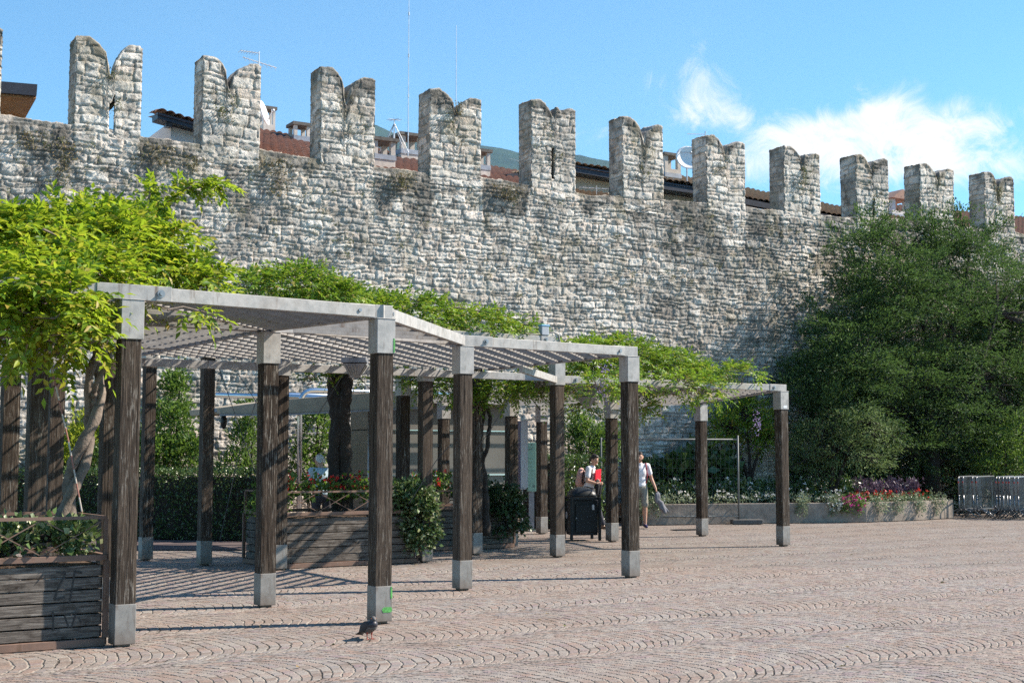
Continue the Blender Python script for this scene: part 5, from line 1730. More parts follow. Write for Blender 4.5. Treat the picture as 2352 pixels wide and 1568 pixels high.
# ------------------------------------------------------------------ trees
def tree(label, base, tops, crown, n_cl, each, size, mat, tr=0.16, cat='tree', name='tree', wr=0.38, spread=0.14, up=0.5, group='trees at the wall', flat=True):
    root = empty(name, base, 0, label, cat, group)
    st = MB()
    for path, r0, r1 in tops:
        m = len(path)
        st.tube(path, [r0 + (r1 - r0) * i / (m - 1) for i in range(m)], 10)
    P, O = in_blobs(crown, n_cl, 0.75, -0.9)
    # limbs reach from the stems into the crown
    allp = [p for path, _, _ in tops for p in path[1:]]
    for i in rng.choice(n_cl, min(n_cl, 130), replace=False):
        e_ = Vector(P[i])
        s_ = min(allp, key=lambda p: (p - e_).length + 0.6 * max(0, p.z - e_.z))
        m_ = s_.lerp(e_, 0.5) + Vector((0, 0, 0.12))
        st.tube([s_, m_, e_], [0.04, 0.025, 0.008], 6)
    o = st.build('trunk', M['darkbark'], root, smooth=True); o.location = -root.location
    lf = Leaf()
    nn = n_cl
    # every spray is a flattened fan growing outwards and upwards
    sp = each
    ax = unit(O * np.array([[1, 1, 0.55]]) + rng.normal(scale=0.35, size=(nn, 3)) + np.array([[0, 0, up]]))
    t = rng.random((nn, sp))
    L_ = rng.uniform(0.45, 1.0, nn) * spread * 6
    side = unit(np.cross(ax, np.array([[0, 0, 1.0]]) + rng.normal(scale=0.25, size=(nn, 3))))
    off = rng.normal(size=(nn, sp)) * 0.34 * (0.25 + np.sin(np.pi * np.clip(t, 0, 1)))
    PP = P[:, None] + ax[:, None] * (t * L_[:, None])[..., None] + side[:, None] * (off * L_[:, None])[..., None]
    PP = PP + rng.normal(scale=0.05, size=PP.shape) - np.array([0, 0, 1.0]) * (0.18 * (t ** 2) * L_[:, None])[..., None]
    DD = ax[:, None] * 0.8 + side[:, None] * np.sign(off)[..., None] * 0.6 + rng.normal(scale=0.35, size=PP.shape)
    NN = np.array([0, 0, 1.0]) + rng.normal(scale=0.5, size=PP.shape)
    vs, fs = leaves(PP.reshape(-1, 3), DD.reshape(-1, 3), NN.reshape(-1, 3), size * rng.uniform(0.6, 1.3, nn * sp), wr)
    lf.add(vs, fs)
    o = lf.build('crown', M[mat], root); o.location = -root.location
    return root
TY = 40.1
def tb(px, py, rx, ry, rz, Y=None):
    """a crown lobe; the tree stands a couple of metres before the wall, which recedes to the right"""
    s_ = (px - CX) / F
    yw = 34.56 / (1 - 0.589 * s_) - 2.0 - max(0.0, (2140 - px) / 240.0) * 1.3
    if Y is None: return blob(px, py, yw, rx * 1.07, min(ry, 1.5), rz * 1.07)
    return blob(px, py, Y, rx, ry, rz)
base = at(2138, 1120, TY); base.z = 0.3
stem = [base, at(2140, 1060, TY), at(2135, 960, TY), at(2150, 850, TY), at(2160, 720, TY)]
lim = [[at(2138, 1040, TY), at(2080, 900, TY - .3), at(2030, 740, TY - .4)], [at(2140, 1020, TY), at(2240, 880, TY - .2), at(2290, 720, TY - .3)], [at(2137, 1000, TY), at(2000, 900, TY - .5), at(1910, 850, TY - .5)], [at(2150, 850, TY), at(2110, 700, TY), at(2080, 580, TY)], [at(2150, 850, TY), at(2210, 700, TY), at(2230, 560, TY)]]
tree('large fine-leaved green tree spreading before the wall on the right', base, [(stem, 0.30, 0.06)] + [(l_, 0.12, 0.03) for l_ in lim],
     [tb(2040, 640, 1.0, 1.3, 1.2), tb(2200, 610, 1.2, 1.3, 1.1), tb(2310, 690, 1.0, 1.3, 1.1), tb(1990, 720, 0.9, 1.3, 1.1), tb(2120, 760, 1.8, 1.7, 1.4), tb(1950, 810, 1.1, 1.4, 1.0), tb(2270, 850, 1.5, 1.6, 1.4),
      tb(1910, 870, 0.9, 1.1, 0.6), tb(2060, 900, 1.9, 1.8, 1.2), tb(2330, 980, 1.1, 1.0, 1.2), tb(2180, 980, 1.5, 1.5, 0.9), tb(1960, 940, 1.2, 1.3, 0.5), tb(2420, 850, 1.2, 1.2, 2.0), tb(1880, 960, 0.7, 1.0, 0.5), tb(2360, 720, 0.9, 1.0, 1.3), tb(2380, 1010, 1.0, 0.8, 0.9), tb(2220, 1075, 1.1, 0.8, 0.4), tb(1990, 570, 0.5, 0.7, 0.6), tb(2150, 560, 0.6, 0.7, 0.5), tb(2290, 1060, 0.9, 0.7, 0.5), tb(2080, 1030, 1.3, 1.2, 0.5)],
     1350, 150, 0.105, 'lf_tree', spread=0.22, wr=0.34, up=0.3)
base = at(1905, 1110, 35.9); base.z = 0.4
tree('low soft-leaved maple spreading beside the last pergola post', base, [([base, at(1915, 1050, 35.9), at(1900, 1000, 35.9)], 0.07, 0.03), ([base, at(1940, 1060, 35.9), at(1980, 990, 35.9)], 0.06, 0.02)],
     [tb(1870, 1010, 0.55, 0.7, 0.4, 35.8), tb(1960, 970, 0.75, 0.8, 0.35, 35.8), tb(1930, 1030, 0.8, 0.8, 0.35, 35.7), tb(2010, 1000, 0.55, 0.7, 0.35, 35.8), tb(1850, 1060, 0.5, 0.6, 0.3, 35.7), tb(1990, 1050, 0.6, 0.6, 0.25, 35.6)], 200, 46, 0.09, 'lf_maple', spread=0.09, wr=0.3, up=0.1)
base = at(1722, 1110, 36.4); base.z = 0.4
bx = [(at(1722, 1110, 36.4), at(1735, 1060, 36.4), at(1760, 1010, 36.4)), (at(1722, 1110, 36.4), at(1705, 1055, 36.4), at(1680, 1000, 36.4)), (at(1722, 1110, 36.4), at(1722, 1050, 36.4), at(1715, 980, 36.4))]
tree('small yellow-green tree with several thin trunks behind the mesh fence', base, [([*b_], 0.06, 0.02) for b_ in bx],
     [tb(1700, 960, 0.6, 0.6, 0.45, 36.4), tb(1745, 985, 0.45, 0.5, 0.5, 36.4), tb(1660, 985, 0.4, 0.5, 0.35, 36.4), tb(1725, 920, 0.4, 0.4, 0.3, 36.4), tb(1760, 1020, 0.25, 0.3, 0.3, 36.2)], 150, 46, 0.10, 'lf_wist2', spread=0.09, wr=0.4, up=0.1)
shrub('bamboo_clump', 'light green arching clump above the stacked barriers', 'shrub', [tb(2290, 1030, 0.5, 0.5, 0.5, 39.6), tb(2335, 1010, 0.5, 0.5, 0.7, 39.6), tb(2270, 1080, 0.4, 0.5, 0.3, 39.4), tb(2350, 1070, 0.4, 0.4, 0.4, 39.4)], 170, 14, 0.16, 'lf_shrub', 0.12, wr=0.2)
shrub('shrub', 'dark shrub filling the bed behind the tree trunk', 'shrub', [tb(2050, 1085, 1.2, 0.5, 0.5, 40.6), tb(1960, 1060, 1.0, 0.5, 0.7, 39.8), tb(2200, 1075, 1.2, 0.6, 0.7, 41.8), tb(2320, 1050, 1.2, 0.6, 1.0, 42.5), tb(1880, 1085, 1.0, 0.5, 0.5, 39), tb(2240, 1130, 1.0, 0.5, 0.7, 40.8), tb(2340, 1120, 1.1, 0.5, 0.9, 41.2)], 900, 15, 0.12, 'lf_hedge', 0.12, group='shrubs along the wall')
# ------------------------------------------------------------------ kiosk, tubes, signs
ku0, ku1, kv0, kv1 = 12.55, 15.9, 24.6, 25.5
k = empty('kiosk', uvz(ku0, kv0), UA, 'stainless steel panelled kiosk half hidden behind the pergola posts', 'kiosk')
L, D, hk = ku1 - ku0, kv1 - kv0, 2.95
MB().box((L / 2, D / 2, hk / 2), (L - 0.02, D - 0.02, hk)).build('body', M['dark'], k)
pn = MB()
nc = 5
for i in range(nc):
    for z0, z1 in ((0.08, 0.74), (0.76, 1.28), (1.30, 2.20), (2.22, 2.93)):
        x0, x1 = L * i / nc + 0.008, L * (i + 1) / nc - 0.008
        pn.box(((x0 + x1) / 2, -0.008, (z0 + z1) / 2), (x1 - x0, 0.014, z1 - z0))
for i in range(1):
    for z0, z1 in ((0.08, 1.28), (1.30, 2.20), (2.22, 2.93)):
        y0, y1 = 0.008, D - 0.008
        for x in (-0.008, L + 0.008): pn.box((x, (y0 + y1) / 2, (z0 + z1) / 2), (0.014, y1 - y0, z1 - z0))
pn.build('panels', M['inox'], k, bevel=0.003)
MB().box((L / 2, D / 2, hk + 0.07), (L + 0.5, D + 0.5, 0.13)).build('roof', M['steel_dirty'], k, bevel=0.01)
MB().box((L / 2, -0.045, 1.285), (L, 0.07, 0.03)).box((L / 2, -0.03, 2.21), (L, 0.035, 0.018)).build('ledge', M['chrome'], k)

aw = empty('awning', uvz(9.6, 22.9), 0, 'sloping grey awning sheet with a dark oval speaker at its left tip', 'awning')
mb = MB()
aY = 25.0
q = [at(503, 936, aY), at(640, 918, aY), at(960, 893, aY), at(960, 934, aY), at(640, 950, aY), at(505, 950, aY)]
mb.extrude(q, V * 1.6)
o = mb.build('sheet', M['awning'], aw, bevel=0.01); o.location = -aw.location
mb = MB().beam(q[5] - ZV * 0.02, q[4] - ZV * 0.02, 0.06, 0.03).beam(q[4] - ZV * 0.02, q[3] - ZV * 0.02, 0.06, 0.03).box(at(496, 942, aY + 0.2), (0.14, 0.2, 0.07))
o = mb.build('edge_rail', M['zinc'], aw); o.location = -aw.location
c = at(514, 968, aY + 0.3)
mb = MB().ball(c, (0.06, 0.09, 0.14)).tube([c + ZV * 0.12, c + ZV * 0.24], 0.012, 6)
o = mb.build('lamp', M['black'], aw, smooth=True); o.location = -aw.location  # this hanging black oval is the speaker under the awning
for px in (650, 900):
    p = at(px, 940, aY) + V * 0.9
    o = MB().tube([Vector((p.x, p.y, 0)), p], 0.035, 10).build('leg', M['zinc'], aw, smooth=True); o.location = -aw.location

def bend(pts, r, n=6):
    """round the corners of a polyline"""
    pts = [Vector(p) for p in pts]
    out = [pts[0]]
    for i in range(1, len(pts) - 1):
        a = pts[i] + (pts[i-1] - pts[i]).normalized() * r
        b = pts[i] + (pts[i+1] - pts[i]).normalized() * r
        for k_ in range(n + 1):
            t = k_ / n
            out.append(a.lerp(pts[i], t).lerp(pts[i].lerp(b, t), t))
    out.append(pts[-1])
    return out
t0 = at(689, 1060, 26.0); t0.z = 0
tb_ = empty('tube_frame', t0, 0, 'shiny bent steel tubes of the kiosk entrance frame', 'tube frame')
for pts in ([t0, at(689, 895, 26.0), at(689, 895, 26.0) + U * 4.6], [t0 + V * 1.6 + U * 0.2, at(689, 895, 26.0) + V * 1.6 + U * 0.2 - ZV * 0.02, at(689, 895, 26.0) + V * 1.6 + U * 4.6 - ZV * 0.02],
            [at(689, 905, 26.0) - U * 1.4 + V * 0.8 - ZV * 0.02, at(689, 905, 26.0) + U * 4.4 + V * 0.8 - ZV * 0.02]):
    o = MB().tube(bend(pts, 0.3), 0.052, 14).build('tube', M['chrome'], tb_, smooth=True); o.location = -tb_.location

sY = 29.6
c = at(1197, 1050, sY); c.z = 0
sg = empty('information_pillar', c, R_(20), 'tall narrow pillar sign with blue face and pale grey side', 'sign')
z0, z1 = at(1197, 1123, sY).z, at(1197, 966, sY).z
MB().box((0.03, 0, (z0 + z1) / 2), (0.17, 0.24, z1 - z0)).build('board', M['signside'], sg, bevel=0.004)
MB().box((-0.062, 0, (z0 + z1) / 2), (0.012, 0.22, z1 - z0 - 0.02)).build('blue_face', M['blue'], sg)
MB().tube([(0.03, 0.06, 0), (0.03, 0.06, z0)], 0.03, 10).build('post', M['zinc'], sg)
mb = MB()
for zz, n_ in ((1.98, 0), (1.78, 3), (1.72, 0), (1.58, 3), (1.2, 2), (1.12, 0)):
    if n_ == 0: mb.box((-0.069, 0, zz), (0.002, 0.2, 0.008))
    for i in range(n_): mb.box((-0.069, 0.05 - 0.035 * i, zz), (0.002, 0.022, 0.04))
mb.build('lettering', M['white'], sg)

c = at(1221, 1050, 30.6); c.z = 0
mp = empty('map_board', c, R_(8), 'pale green information board on a dark leg right of the blue pillar', 'sign')
zb, zt = at(1221, 1128, 30.6).z, at(1221, 1016, 30.6).z
MB().box((0, 0, (zb + zt) / 2), (0.20, 0.03, zt - zb)).build('board', M['mapgreen'], mp, bevel=0.004)
MB().box((0, 0.03, zb / 2), (0.12, 0.03, zb)).build('leg', M['zinc'], mp)
mb = MB().box((0, -0.017, zt - 0.11), (0.17, 0.003, 0.008)).box((-0.0, -0.017, zt - 0.05), (0.02, 0.003, 0.045)).box((-0.04, -0.017, zt - 0.15), (0.09, 0.003, 0.022))
for i in range(4): mb.box((-0.01, -0.017, zt - 0.36 - 0.09 * i), (0.14, 0.003, 0.005))
mb.box((-0.05, -0.017, zb + 0.14), (0.05, 0.003, 0.014)).box((0.05, -0.017, zb + 0.12), (0.05, 0.003, 0.06))
mb.build('lettering', M['greyletter'], mp)

# ------------------------------------------------------------------ litter bin
c = gnd(1338, 1241) + Vector((0.0, 0.25, 0))
bn = empty('litter_bin', c, R_(12), 'square dark litter bin with domed lid beside a post', 'litter bin')
w_, hb = 0.58, 0.80
mb = MB()
for sx in (-1, 1):
    for sy in (-1, 1): mb.box((sx * w_ / 2, sy * w_ / 2, 0.43), (0.055, 0.055, 0.86))
mb.box((0, 0, 0.83), (w_ - 0.06, w_ + 0.0, 0.06)).box((0, 0, 0.13), (w_ - 0.06, w_ - 0.06, 0.05))
mb.build('frame', M['bin'], bn, bevel=0.006)
MB().box((0, 0, 0.47), (w_ - 0.05, w_ - 0.06, 0.64)).build('body', M['bin'], bn, bevel=0.006)
dr = MB().box((0.02, -w_ / 2 + 0.012, 0.44), (w_ - 0.14, 0.02, 0.54)).build('door', M['bin'], bn, bevel=0.004)
MB().tube([(-0.19, -w_ / 2 - 0.002, 0.45), (-0.19, -w_ / 2 - 0.014, 0.45)], 0.012, 10).build('lock', M['zinc'], dr)
MB().box((0.16, -w_ / 2 - 0.001, 0.66), (0.045, 0.003, 0.10)).build('notice', M['signside'], dr)
vs, fs = [], []
nu, nv = 24, 8
for j in range(nv + 1):
    a_ = math.pi / 2 * j / nv
    for i in range(nu):
        an = 2 * math.pi * i / nu
        kx = max(abs(math.cos(an)), abs(math.sin(an))) ** 0.55
        vs.append((0.29 * math.cos(an) / kx * math.cos(a_) * 0.98, 0.29 * math.sin(an) / kx * math.cos(a_) * 0.98, 0.865 + 0.20 * math.sin(a_)))
for j in range(nv):
    for i in range(nu): fs.append((j*nu+i, j*nu+(i+1) % nu, (j+1)*nu+(i+1) % nu, (j+1)*nu+i))
fs.append(tuple(range(nu - 1, -1, -1)))
MB().add(vs, fs).build('lid', M['black'], bn, smooth=True)
MB().tube([(-w_ / 2 - 0.03, -0.02, 0.5), (-w_ / 2 - 0.034, -0.02, 0.5)], 0.07, 20).build('emblem', M['zinc'], bn)

# ------------------------------------------------------------------ temporary mesh fence
a, b = at(1381, 1050, 33.2), at(1695, 1050, 33.75)
a.z = b.z = 0
d = b - a; Lf = d.length
fn = empty('mesh_fence', a, math.atan2(d.y, d.x), 'temporary galvanised mesh fence panel in front of the flower bed', 'fence')
hf = at(1695, 1005, 33.75).z
mb = MB()
mb.tube([(0, 0, 0.05), (0, 0, hf)], 0.024, 10).tube([(Lf, 0, 0.05), (Lf, 0, hf + 0.06)], 0.024, 10)
mb.tube([(0, 0, hf - 0.04), (Lf, 0, hf - 0.04)], 0.018, 8).tube([(0, 0, 0.2), (Lf, 0, 0.2)], 0.018, 8)
mb.build('frame', M['mesh_wire'], fn, smooth=True)
mb = MB()
n = int(Lf / 0.11)
for i in range(1, n): mb.tube([(Lf * i / n, 0, 0.2), (Lf * i / n, 0, hf - 0.04)], 0.002, 4)
for i in range(1, 8): mb.tube([(0, 0, 0.2 + (hf - 0.24) * i / 8), (Lf, 0, 0.2 + (hf - 0.24) * i / 8)], 0.002, 4)
mb.build('mesh', M['mesh_wire'], fn)
for x in (0.0, Lf + 0.2): MB().box((x, 0, 0.06), (0.78, 0.24, 0.12)).build('foot', M['rubber'], fn, bevel=0.02)

# ------------------------------------------------------------------ stacked crowd barriers
def barrier(label):
    root = empty('crowd_barrier', (0, 0, 0), 0, label, 'barrier', 'crowd barriers stacked at the bed end')
    L, h0, h1 = 2.2, 0.22, 1.12
    mb = MB().tube(bend([(0.0, 0, 0.62), (0, 0, h1), (L, 0, h1), (L, 0, h0), (0, 0, h0), (0, 0, 0.62)], 0.13), 0.019, 8)
    mb.build('frame', M['barrier'], root, smooth=True)
    mb = MB()
    for i in range(1, 16): mb.tube([(L * i / 16, 0, h0), (L * i / 16, 0, h1)], 0.0065, 6)
    mb.build('bars', M['barrier'], root)
    for x in (0.28, L - 0.28):
        MB().tube(bend([(x, -0.40, 0.015), (x, -0.16, 0.24), (x, 0.16, 0.24), (x, 0.40, 0.015)], 0.14), 0.017, 8).build('foot', M['barrier'], root, smooth=True)
    MB().box((-0.018, 0, 0.98), (0.006, 0.03, 0.05)).build('reflector', M['reflector'], root)
    return root
b0 = barrier('first barrier of the near stack, next to the end of the bed wall')
th = R_(60)
px_d = Vector((math.sin(th), -math.cos(th), 0))
base = gnd(2206, 1189)
kids = list(b0.children)
pos = [0.0, 0.11, 0.36, 0.47] + [0.95 + 0.095 * i for i in range(7)] + [1.72 + 0.11 * i for i in range(5)]
lab = ['first barrier of the stack, beside the end of the bed wall', 'second barrier from the bed wall, close behind the first', 'third barrier from the bed wall, after a narrow gap', 'fourth barrier from the bed wall, last before the wide gap',
       'leftmost barrier of the dense middle group', 'second barrier of the dense middle group', 'third barrier of the dense middle group', 'fourth barrier of the dense middle group', 'fifth barrier of the dense middle group', 'sixth barrier of the dense middle group', 'last barrier of the dense middle group',
       'first leaning barrier of the last group at the frame edge', 'second leaning barrier of the last group at the frame edge', 'third leaning barrier cut by the frame edge', 'fourth barrier of the last group cut off by the frame edge', 'fifth barrier of the last group beyond the frame edge']
for i, t in enumerate(pos):
    if i == 0: r = b0
    else:
        r = b0.copy(); COL.objects.link(r)
        for c_ in kids:
            q = c_.copy(); COL.objects.link(q); q.parent = r
    r['label'] = lab[i]
    lean = R_(7) if i >= 11 else R_(random.uniform(-1.5, 1.5))
    r.location = base + px_d * t + Vector((math.cos(th), math.sin(th), 0)) * random.uniform(-0.12, 0.12)
    r.rotation_euler = (lean, 0, th + R_(random.uniform(-2.5, 2.5)))
c = gnd(2262, 1172)
sb = MB().box((0, 0, 0.24), (1.9, 0.5, 0.14)).box((-0.6, 0, 0.085), (0.3, 0.4, 0.165)).box((0.6, 0, 0.085), (0.3, 0.4, 0.165)).build('stone_bench', M['concrete'], bevel=0.01)
sb.location = c + Vector((0.3, 1.6, 0)); sb.rotation_euler = (0, 0, R_(8))
tag(sb, 'low pale stone bench seen through the stacked barriers', 'bench')

# ------------------------------------------------------------------ people
SK = simple('skin', (0.52, 0.30, 0.21), 0.6, var=0.08, scale=10)
HB = simple('dark_brown_hair', (0.018, 0.012, 0.009), 0.5, var=0.3, scale=40)
HG = simple('white_hair', (0.58, 0.55, 0.52), 0.7, var=0.15, scale=40)
TW = simple('white_cotton', (0.74, 0.73, 0.76), 0.9, var=0.05)
TB = simple('pale_blue_shirt', (0.42, 0.53, 0.60), 0.9, var=0.08)
SH = simple('khaki_cotton', (0.27, 0.255, 0.215), 0.9, var=0.15)
DT = simple('dark_trousers', (0.04, 0.04, 0.05), 0.9)
NV = simple('navy_shoe', (0.02, 0.02, 0.09), 0.6)
BR = simple('brown_shoe', (0.16, 0.09, 0.05), 0.6)
RD = simple('red_folder', (0.62, 0.01, 0.03), 0.45, var=0.06)
PK_ = simple('dusty_pink_canvas', (0.52, 0.32, 0.29), 0.85, var=0.1)
DK = simple('black_cloth', (0.012, 0.012, 0.014), 0.85)
GC = simple('grey_cloth', (0.16, 0.16, 0.18), 0.85, var=0.2)
MR = simple('dark_red_strap', (0.30, 0.03, 0.05), 0.8)
EY = simple('eye_dark', (0.02, 0.012, 0.01), 0.3)
LP = simple('lip', (0.40, 0.14, 0.12), 0.5)

def V3(*a): return Vector(a)

def hand(mb, wrist, d, palm_n, curl=0.5):
    """palm, four unequal bent fingers and a thumb; d points from the wrist to the fingers"""
    d = Vector(d).normalized(); n = Vector(palm_n); n = (n - d * n.dot(d)).normalized(); s = d.cross(n)
    c = Vector(wrist) + d * 0.045
    Mx = Matrix((s, d, n)).transposed()
    mb.ball(c, (0.040, 0.052, 0.017), Mx, 10, 8)
    for i, (off, l) in enumerate(((-0.030, 0.066), (-0.010, 0.076), (0.010, 0.071), (0.030, 0.055))):
        p = c + d * 0.042 + s * off
        dd = d
        for k_ in range(3):
            q = p + dd * l * (0.45, 0.32, 0.23)[k_]
            mb.capsule(p, q, 0.0092 - 0.0008 * k_, 0.0088 - 0.0010 * k_, 8)
            p = q
            dd = (dd * math.cos(curl) + n * math.sin(curl)).normalized()
    p = c - d * 0.02 - s * 0.036
    q = p + (d * 0.6 - s * 0.7 + n * 0.35).normalized() * 0.036
    mb.capsule(p, q, 0.012, 0.0105, 8)
    mb.capsule(q, q + (d * 0.9 - s * 0.1 + n * 0.4).normalized() * 0.030, 0.0105, 0.0085, 8)

def figure(name, loc, rz, label, J, head_dir, top, topm, sleeves, bottom, bottomm, shoem, hairf, grip=(0.7, 0.7), female=False):
    """one person. J: joints in a frame with x right, y forward. head_dir turns the face"""
    mb = MB()
    g_ = lambda k_: Vector(J[k_])
    pel, ch, nk, hd = g_('pelvis'), g_('chest'), g_('neck'), g_('head')
    sw = 0.9 if female else 1.0
    mb.ball(pel, (0.155 * sw, 0.105, 0.13)); mb.ball((pel + ch) / 2, (0.135 * sw, 0.095, 0.19)); mb.ball(ch, (0.165 * sw, 0.108, 0.19))
    mb.ball(ch + V3(0, 0, 0.10), (0.17 * sw, 0.085, 0.09))
    mb.capsule(ch + V3(0, 0, 0.10), nk, 0.075, 0.056); mb.capsule(nk, hd - V3(0, 0, 0.03), 0.054, 0.052)
    hdv = Vector(head_dir).normalized()
    s = hdv.cross(ZV).normalized(); up = s.cross(hdv)
    Mh = Matrix((s, hdv, up)).transposed()
    mb.ball(hd, (0.076, 0.096, 0.115), Mh)
    mb.ball(hd + Mh @ V3(0, 0.035, -0.055), (0.055, 0.058, 0.062), Mh)
    mb.capsule(hd + Mh @ V3(0, 0.092, 0.012), hd + Mh @ V3(0, 0.112, -0.022), 0.009, 0.015)
    mb.ball(hd + Mh @ V3(0, 0.078, -0.088), (0.02, 0.018, 0.016), Mh)
    for e_ in (-1, 1): mb.ball(hd + Mh @ V3(e_ * 0.077, -0.005, -0.006), (0.012, 0.022, 0.033), Mh)
    for e_, q in ((-1, 'l'), (1, 'r')):
        sh_, el, wr, hip, kn, an = (g_(q + t_) for t_ in ('sh', 'el', 'wr', 'hip', 'kn', 'an'))
        mb.capsule(ch + V3(e_ * 0.05, 0, 0.12), sh_, 0.07, 0.058)
        mb.capsule(sh_, el, 0.052, 0.040); mb.capsule(el, wr, 0.040, 0.027)
        hand(mb, wr, J[q + 'hd'], J[q + 'pn'], grip[0 if e_ < 0 else 1])
        mb.capsule(hip, kn, 0.088, 0.058); mb.capsule(kn, kn.lerp(an, 0.35) + V3(0, -0.01, 0), 0.056, 0.058); mb.capsule(kn.lerp(an, 0.35) + V3(0, -0.01, 0), an, 0.056, 0.036)
        to = an + Vector(J.get('toe', (0, 0.16, -0.05)))
        mb.capsule(an - V3(0, 0.03, 0.03), to, 0.038, 0.03)
    body = mb.build('person', SK, None, remesh=0.0085, sm=3)
    body.location = loc; body.rotation_euler = (0, 0, rz)
    tag(body, label, 'person', 'people')
    def cl(m_, nm, mat, vox=0.011):
        return m_.build(nm, mat, body, remesh=vox, sm=5)
    t_ = MB()
    kx = 1.10
    t_.ball(pel + V3(0, 0, 0.03), (0.165 * sw, 0.118, 0.11)); t_.ball((pel + ch) / 2, (0.155 * sw, 0.115, 0.2)); t_.ball(ch, (0.178 * sw, 0.122, 0.2)); t_.ball(ch + V3(0, 0, 0.10), (0.18 * sw, 0.097, 0.09))
    t_.capsule(ch + V3(0, 0, 0.10), nk - V3(0, 0, 0.035), 0.085, 0.066)
    for e_, q in ((-1, 'l'), (1, 'r')):
        sh_, el, wr = g_(q + 'sh'), g_(q + 'el'), g_(q + 'wr')
        t_.capsule(ch + V3(e_ * 0.05, 0, 0.12), sh_, 0.08, 0.070)
        t_.capsule(sh_, sh_.lerp(el, min(1, sleeves)), 0.068, 0.064)
        if sleeves > 1: t_.capsule(el, el.lerp(wr, sleeves - 1), 0.06, 0.045)
    cl(t_, top, topm)
    b_ = MB()
    b_.ball(pel - V3(0, 0, 0.02), (0.168 * sw, 0.118, 0.125))
    for q in 'lr':
        hip, kn, an = g_(q + 'hip'), g_(q + 'kn'), g_(q + 'an')
        if bottom == 'shorts': b_.capsule(hip, hip.lerp(kn, 0.95), 0.100, 0.082)
        else: b_.capsule(hip, kn, 0.098, 0.072); b_.capsule(kn, an + V3(0, 0, 0.05), 0.072, 0.055)
    cl(b_, bottom, bottomm)
    s_ = MB()
    for q in 'lr':
        an = g_(q + 'an'); to = an + Vector(J.get('toe', (0, 0.16, -0.05)))
        s_.capsule(an - V3(0, 0.035, 0.032), to, 0.045, 0.037); s_.ball(an - V3(0, 0.02, 0.01), (0.045, 0.05, 0.05))
    cl(s_, 'shoes', shoem, 0.009)
    h_ = MB()
    hairf(h_, hd, Mh)
    cl(h_, 'hair', HG if name == 'old' else HB, 0.009)
    f_ = MB()
    for e_ in (-1, 1): f_.ball(hd + Mh @ V3(e_ * 0.032, 0.083, 0.012), (0.014, 0.010, 0.009), Mh, 8, 6)
    f_.build('eyes', EY, body)
    MB().ball(hd + Mh @ V3(0, 0.090, -0.056), (0.024, 0.012, 0.007), Mh, 10, 6).build('mouth', LP, body)
    return body

def hair_tail(m, hd, Mh):
    m.ball(hd + Mh @ V3(0, -0.018, 0.020), (0.086, 0.096, 0.112), Mh)
    m.ball(hd + Mh @ V3(0, 0.045, 0.085), (0.066, 0.045, 0.038), Mh)
    m.ball(hd + Mh @ V3(0, -0.115, 0.0), (0.032, 0.036, 0.045), Mh)
    m.capsule(hd + Mh @ V3(0, -0.12, -0.02), hd + Mh @ V3(0, -0.13, -0.14), 0.034, 0.016)
def hair_short(m, hd, Mh):
    m.ball(hd + Mh @ V3(0, -0.018, 0.028), (0.083, 0.092, 0.102), Mh)
    m.ball(hd + Mh @ V3(0, 0.04, 0.088), (0.062, 0.045, 0.03), Mh)
    for e_ in (-1, 1): m.capsule(hd + Mh @ V3(e_ * 0.066, 0.06, -0.05), hd + Mh @ V3(e_ * 0.03, 0.085, -0.095), 0.014, 0.014)
def hair_old(m, hd, Mh):
    m.ball(hd + Mh @ V3(0, -0.03, 0.012), (0.084, 0.083, 0.095), Mh)
    for e_ in (-1, 1): m.capsule(hd + Mh @ V3(e_ * 0.07, -0.01, 0.0), hd + Mh @ V3(e_ * 0.05, -0.065, -0.07), 0.022, 0.02)

# woman walking to the right with a red folder (local y forward)
J = dict(pelvis=(0, -0.02, 0.95), chest=(0, 0.03, 1.26), neck=(0, 0.075, 1.47), head=(0, 0.135, 1.60),
         lsh=(-0.165, 0.02, 1.39), lel=(-0.24, -0.02, 1.12), lwr=(-0.07, 0.20, 1.11), lhd=(0.75, 0.55, 0.05), lpn=(0.3, -0.6, -0.2),
         rsh=(0.165, 0.06, 1.39), rel=(0.24, 0.06, 1.12), rwr=(0.13, 0.26, 1.06), rhd=(-0.6, 0.6, 0.0), rpn=(-0.5, -0.6, 0.1),
         lhip=(-0.085, -0.02, 0.92), lkn=(-0.09, 0.16, 0.52), lan=(-0.09, 0.30, 0.09), rhip=(0.085, -0.02, 0.92), rkn=(0.09, -0.05, 0.50), ran=(0.09, -0.28, 0.13))
wl = gnd(1354, 1216)
wm = figure('woman', wl, R_(-118), 'woman in white t-shirt with red folder and pink backpack walking behind the bin', J, (0.30, 0.9, -0.28), 'shirt', TW, 0.62, 'trousers', DT, BR, hair_tail, (0.75, 0.75), True)
bp = MB().ball((0, -0.20, 1.20), (0.155, 0.10, 0.22)).ball((0, -0.25, 1.08), (0.14, 0.09, 0.13))
o = bp.build('backpack', PK_, None, remesh=0.014, sm=6); o.location = wl; o.rotation_euler = (0, 0, R_(-118)); tag(o, 'dusty pink backpack on the back of the woman', 'backpack')
st = MB()
for e_ in (-1, 1): st.tube([(e_ * 0.11, -0.13, 1.08), (e_ * 0.12, -0.08, 1.36), (e_ * 0.115, 0.03, 1.455), (e_ * 0.11, 0.13, 1.38), (e_ * 0.13, 0.12, 1.18), (e_ * 0.13, -0.12, 1.05)], 0.014, 8)
st.build('straps', DK, o, smooth=True)
fo = MB().box((0, 0, 0), (0.24, 0.022, 0.33)).build('folder', RD, None, bevel=0.004)
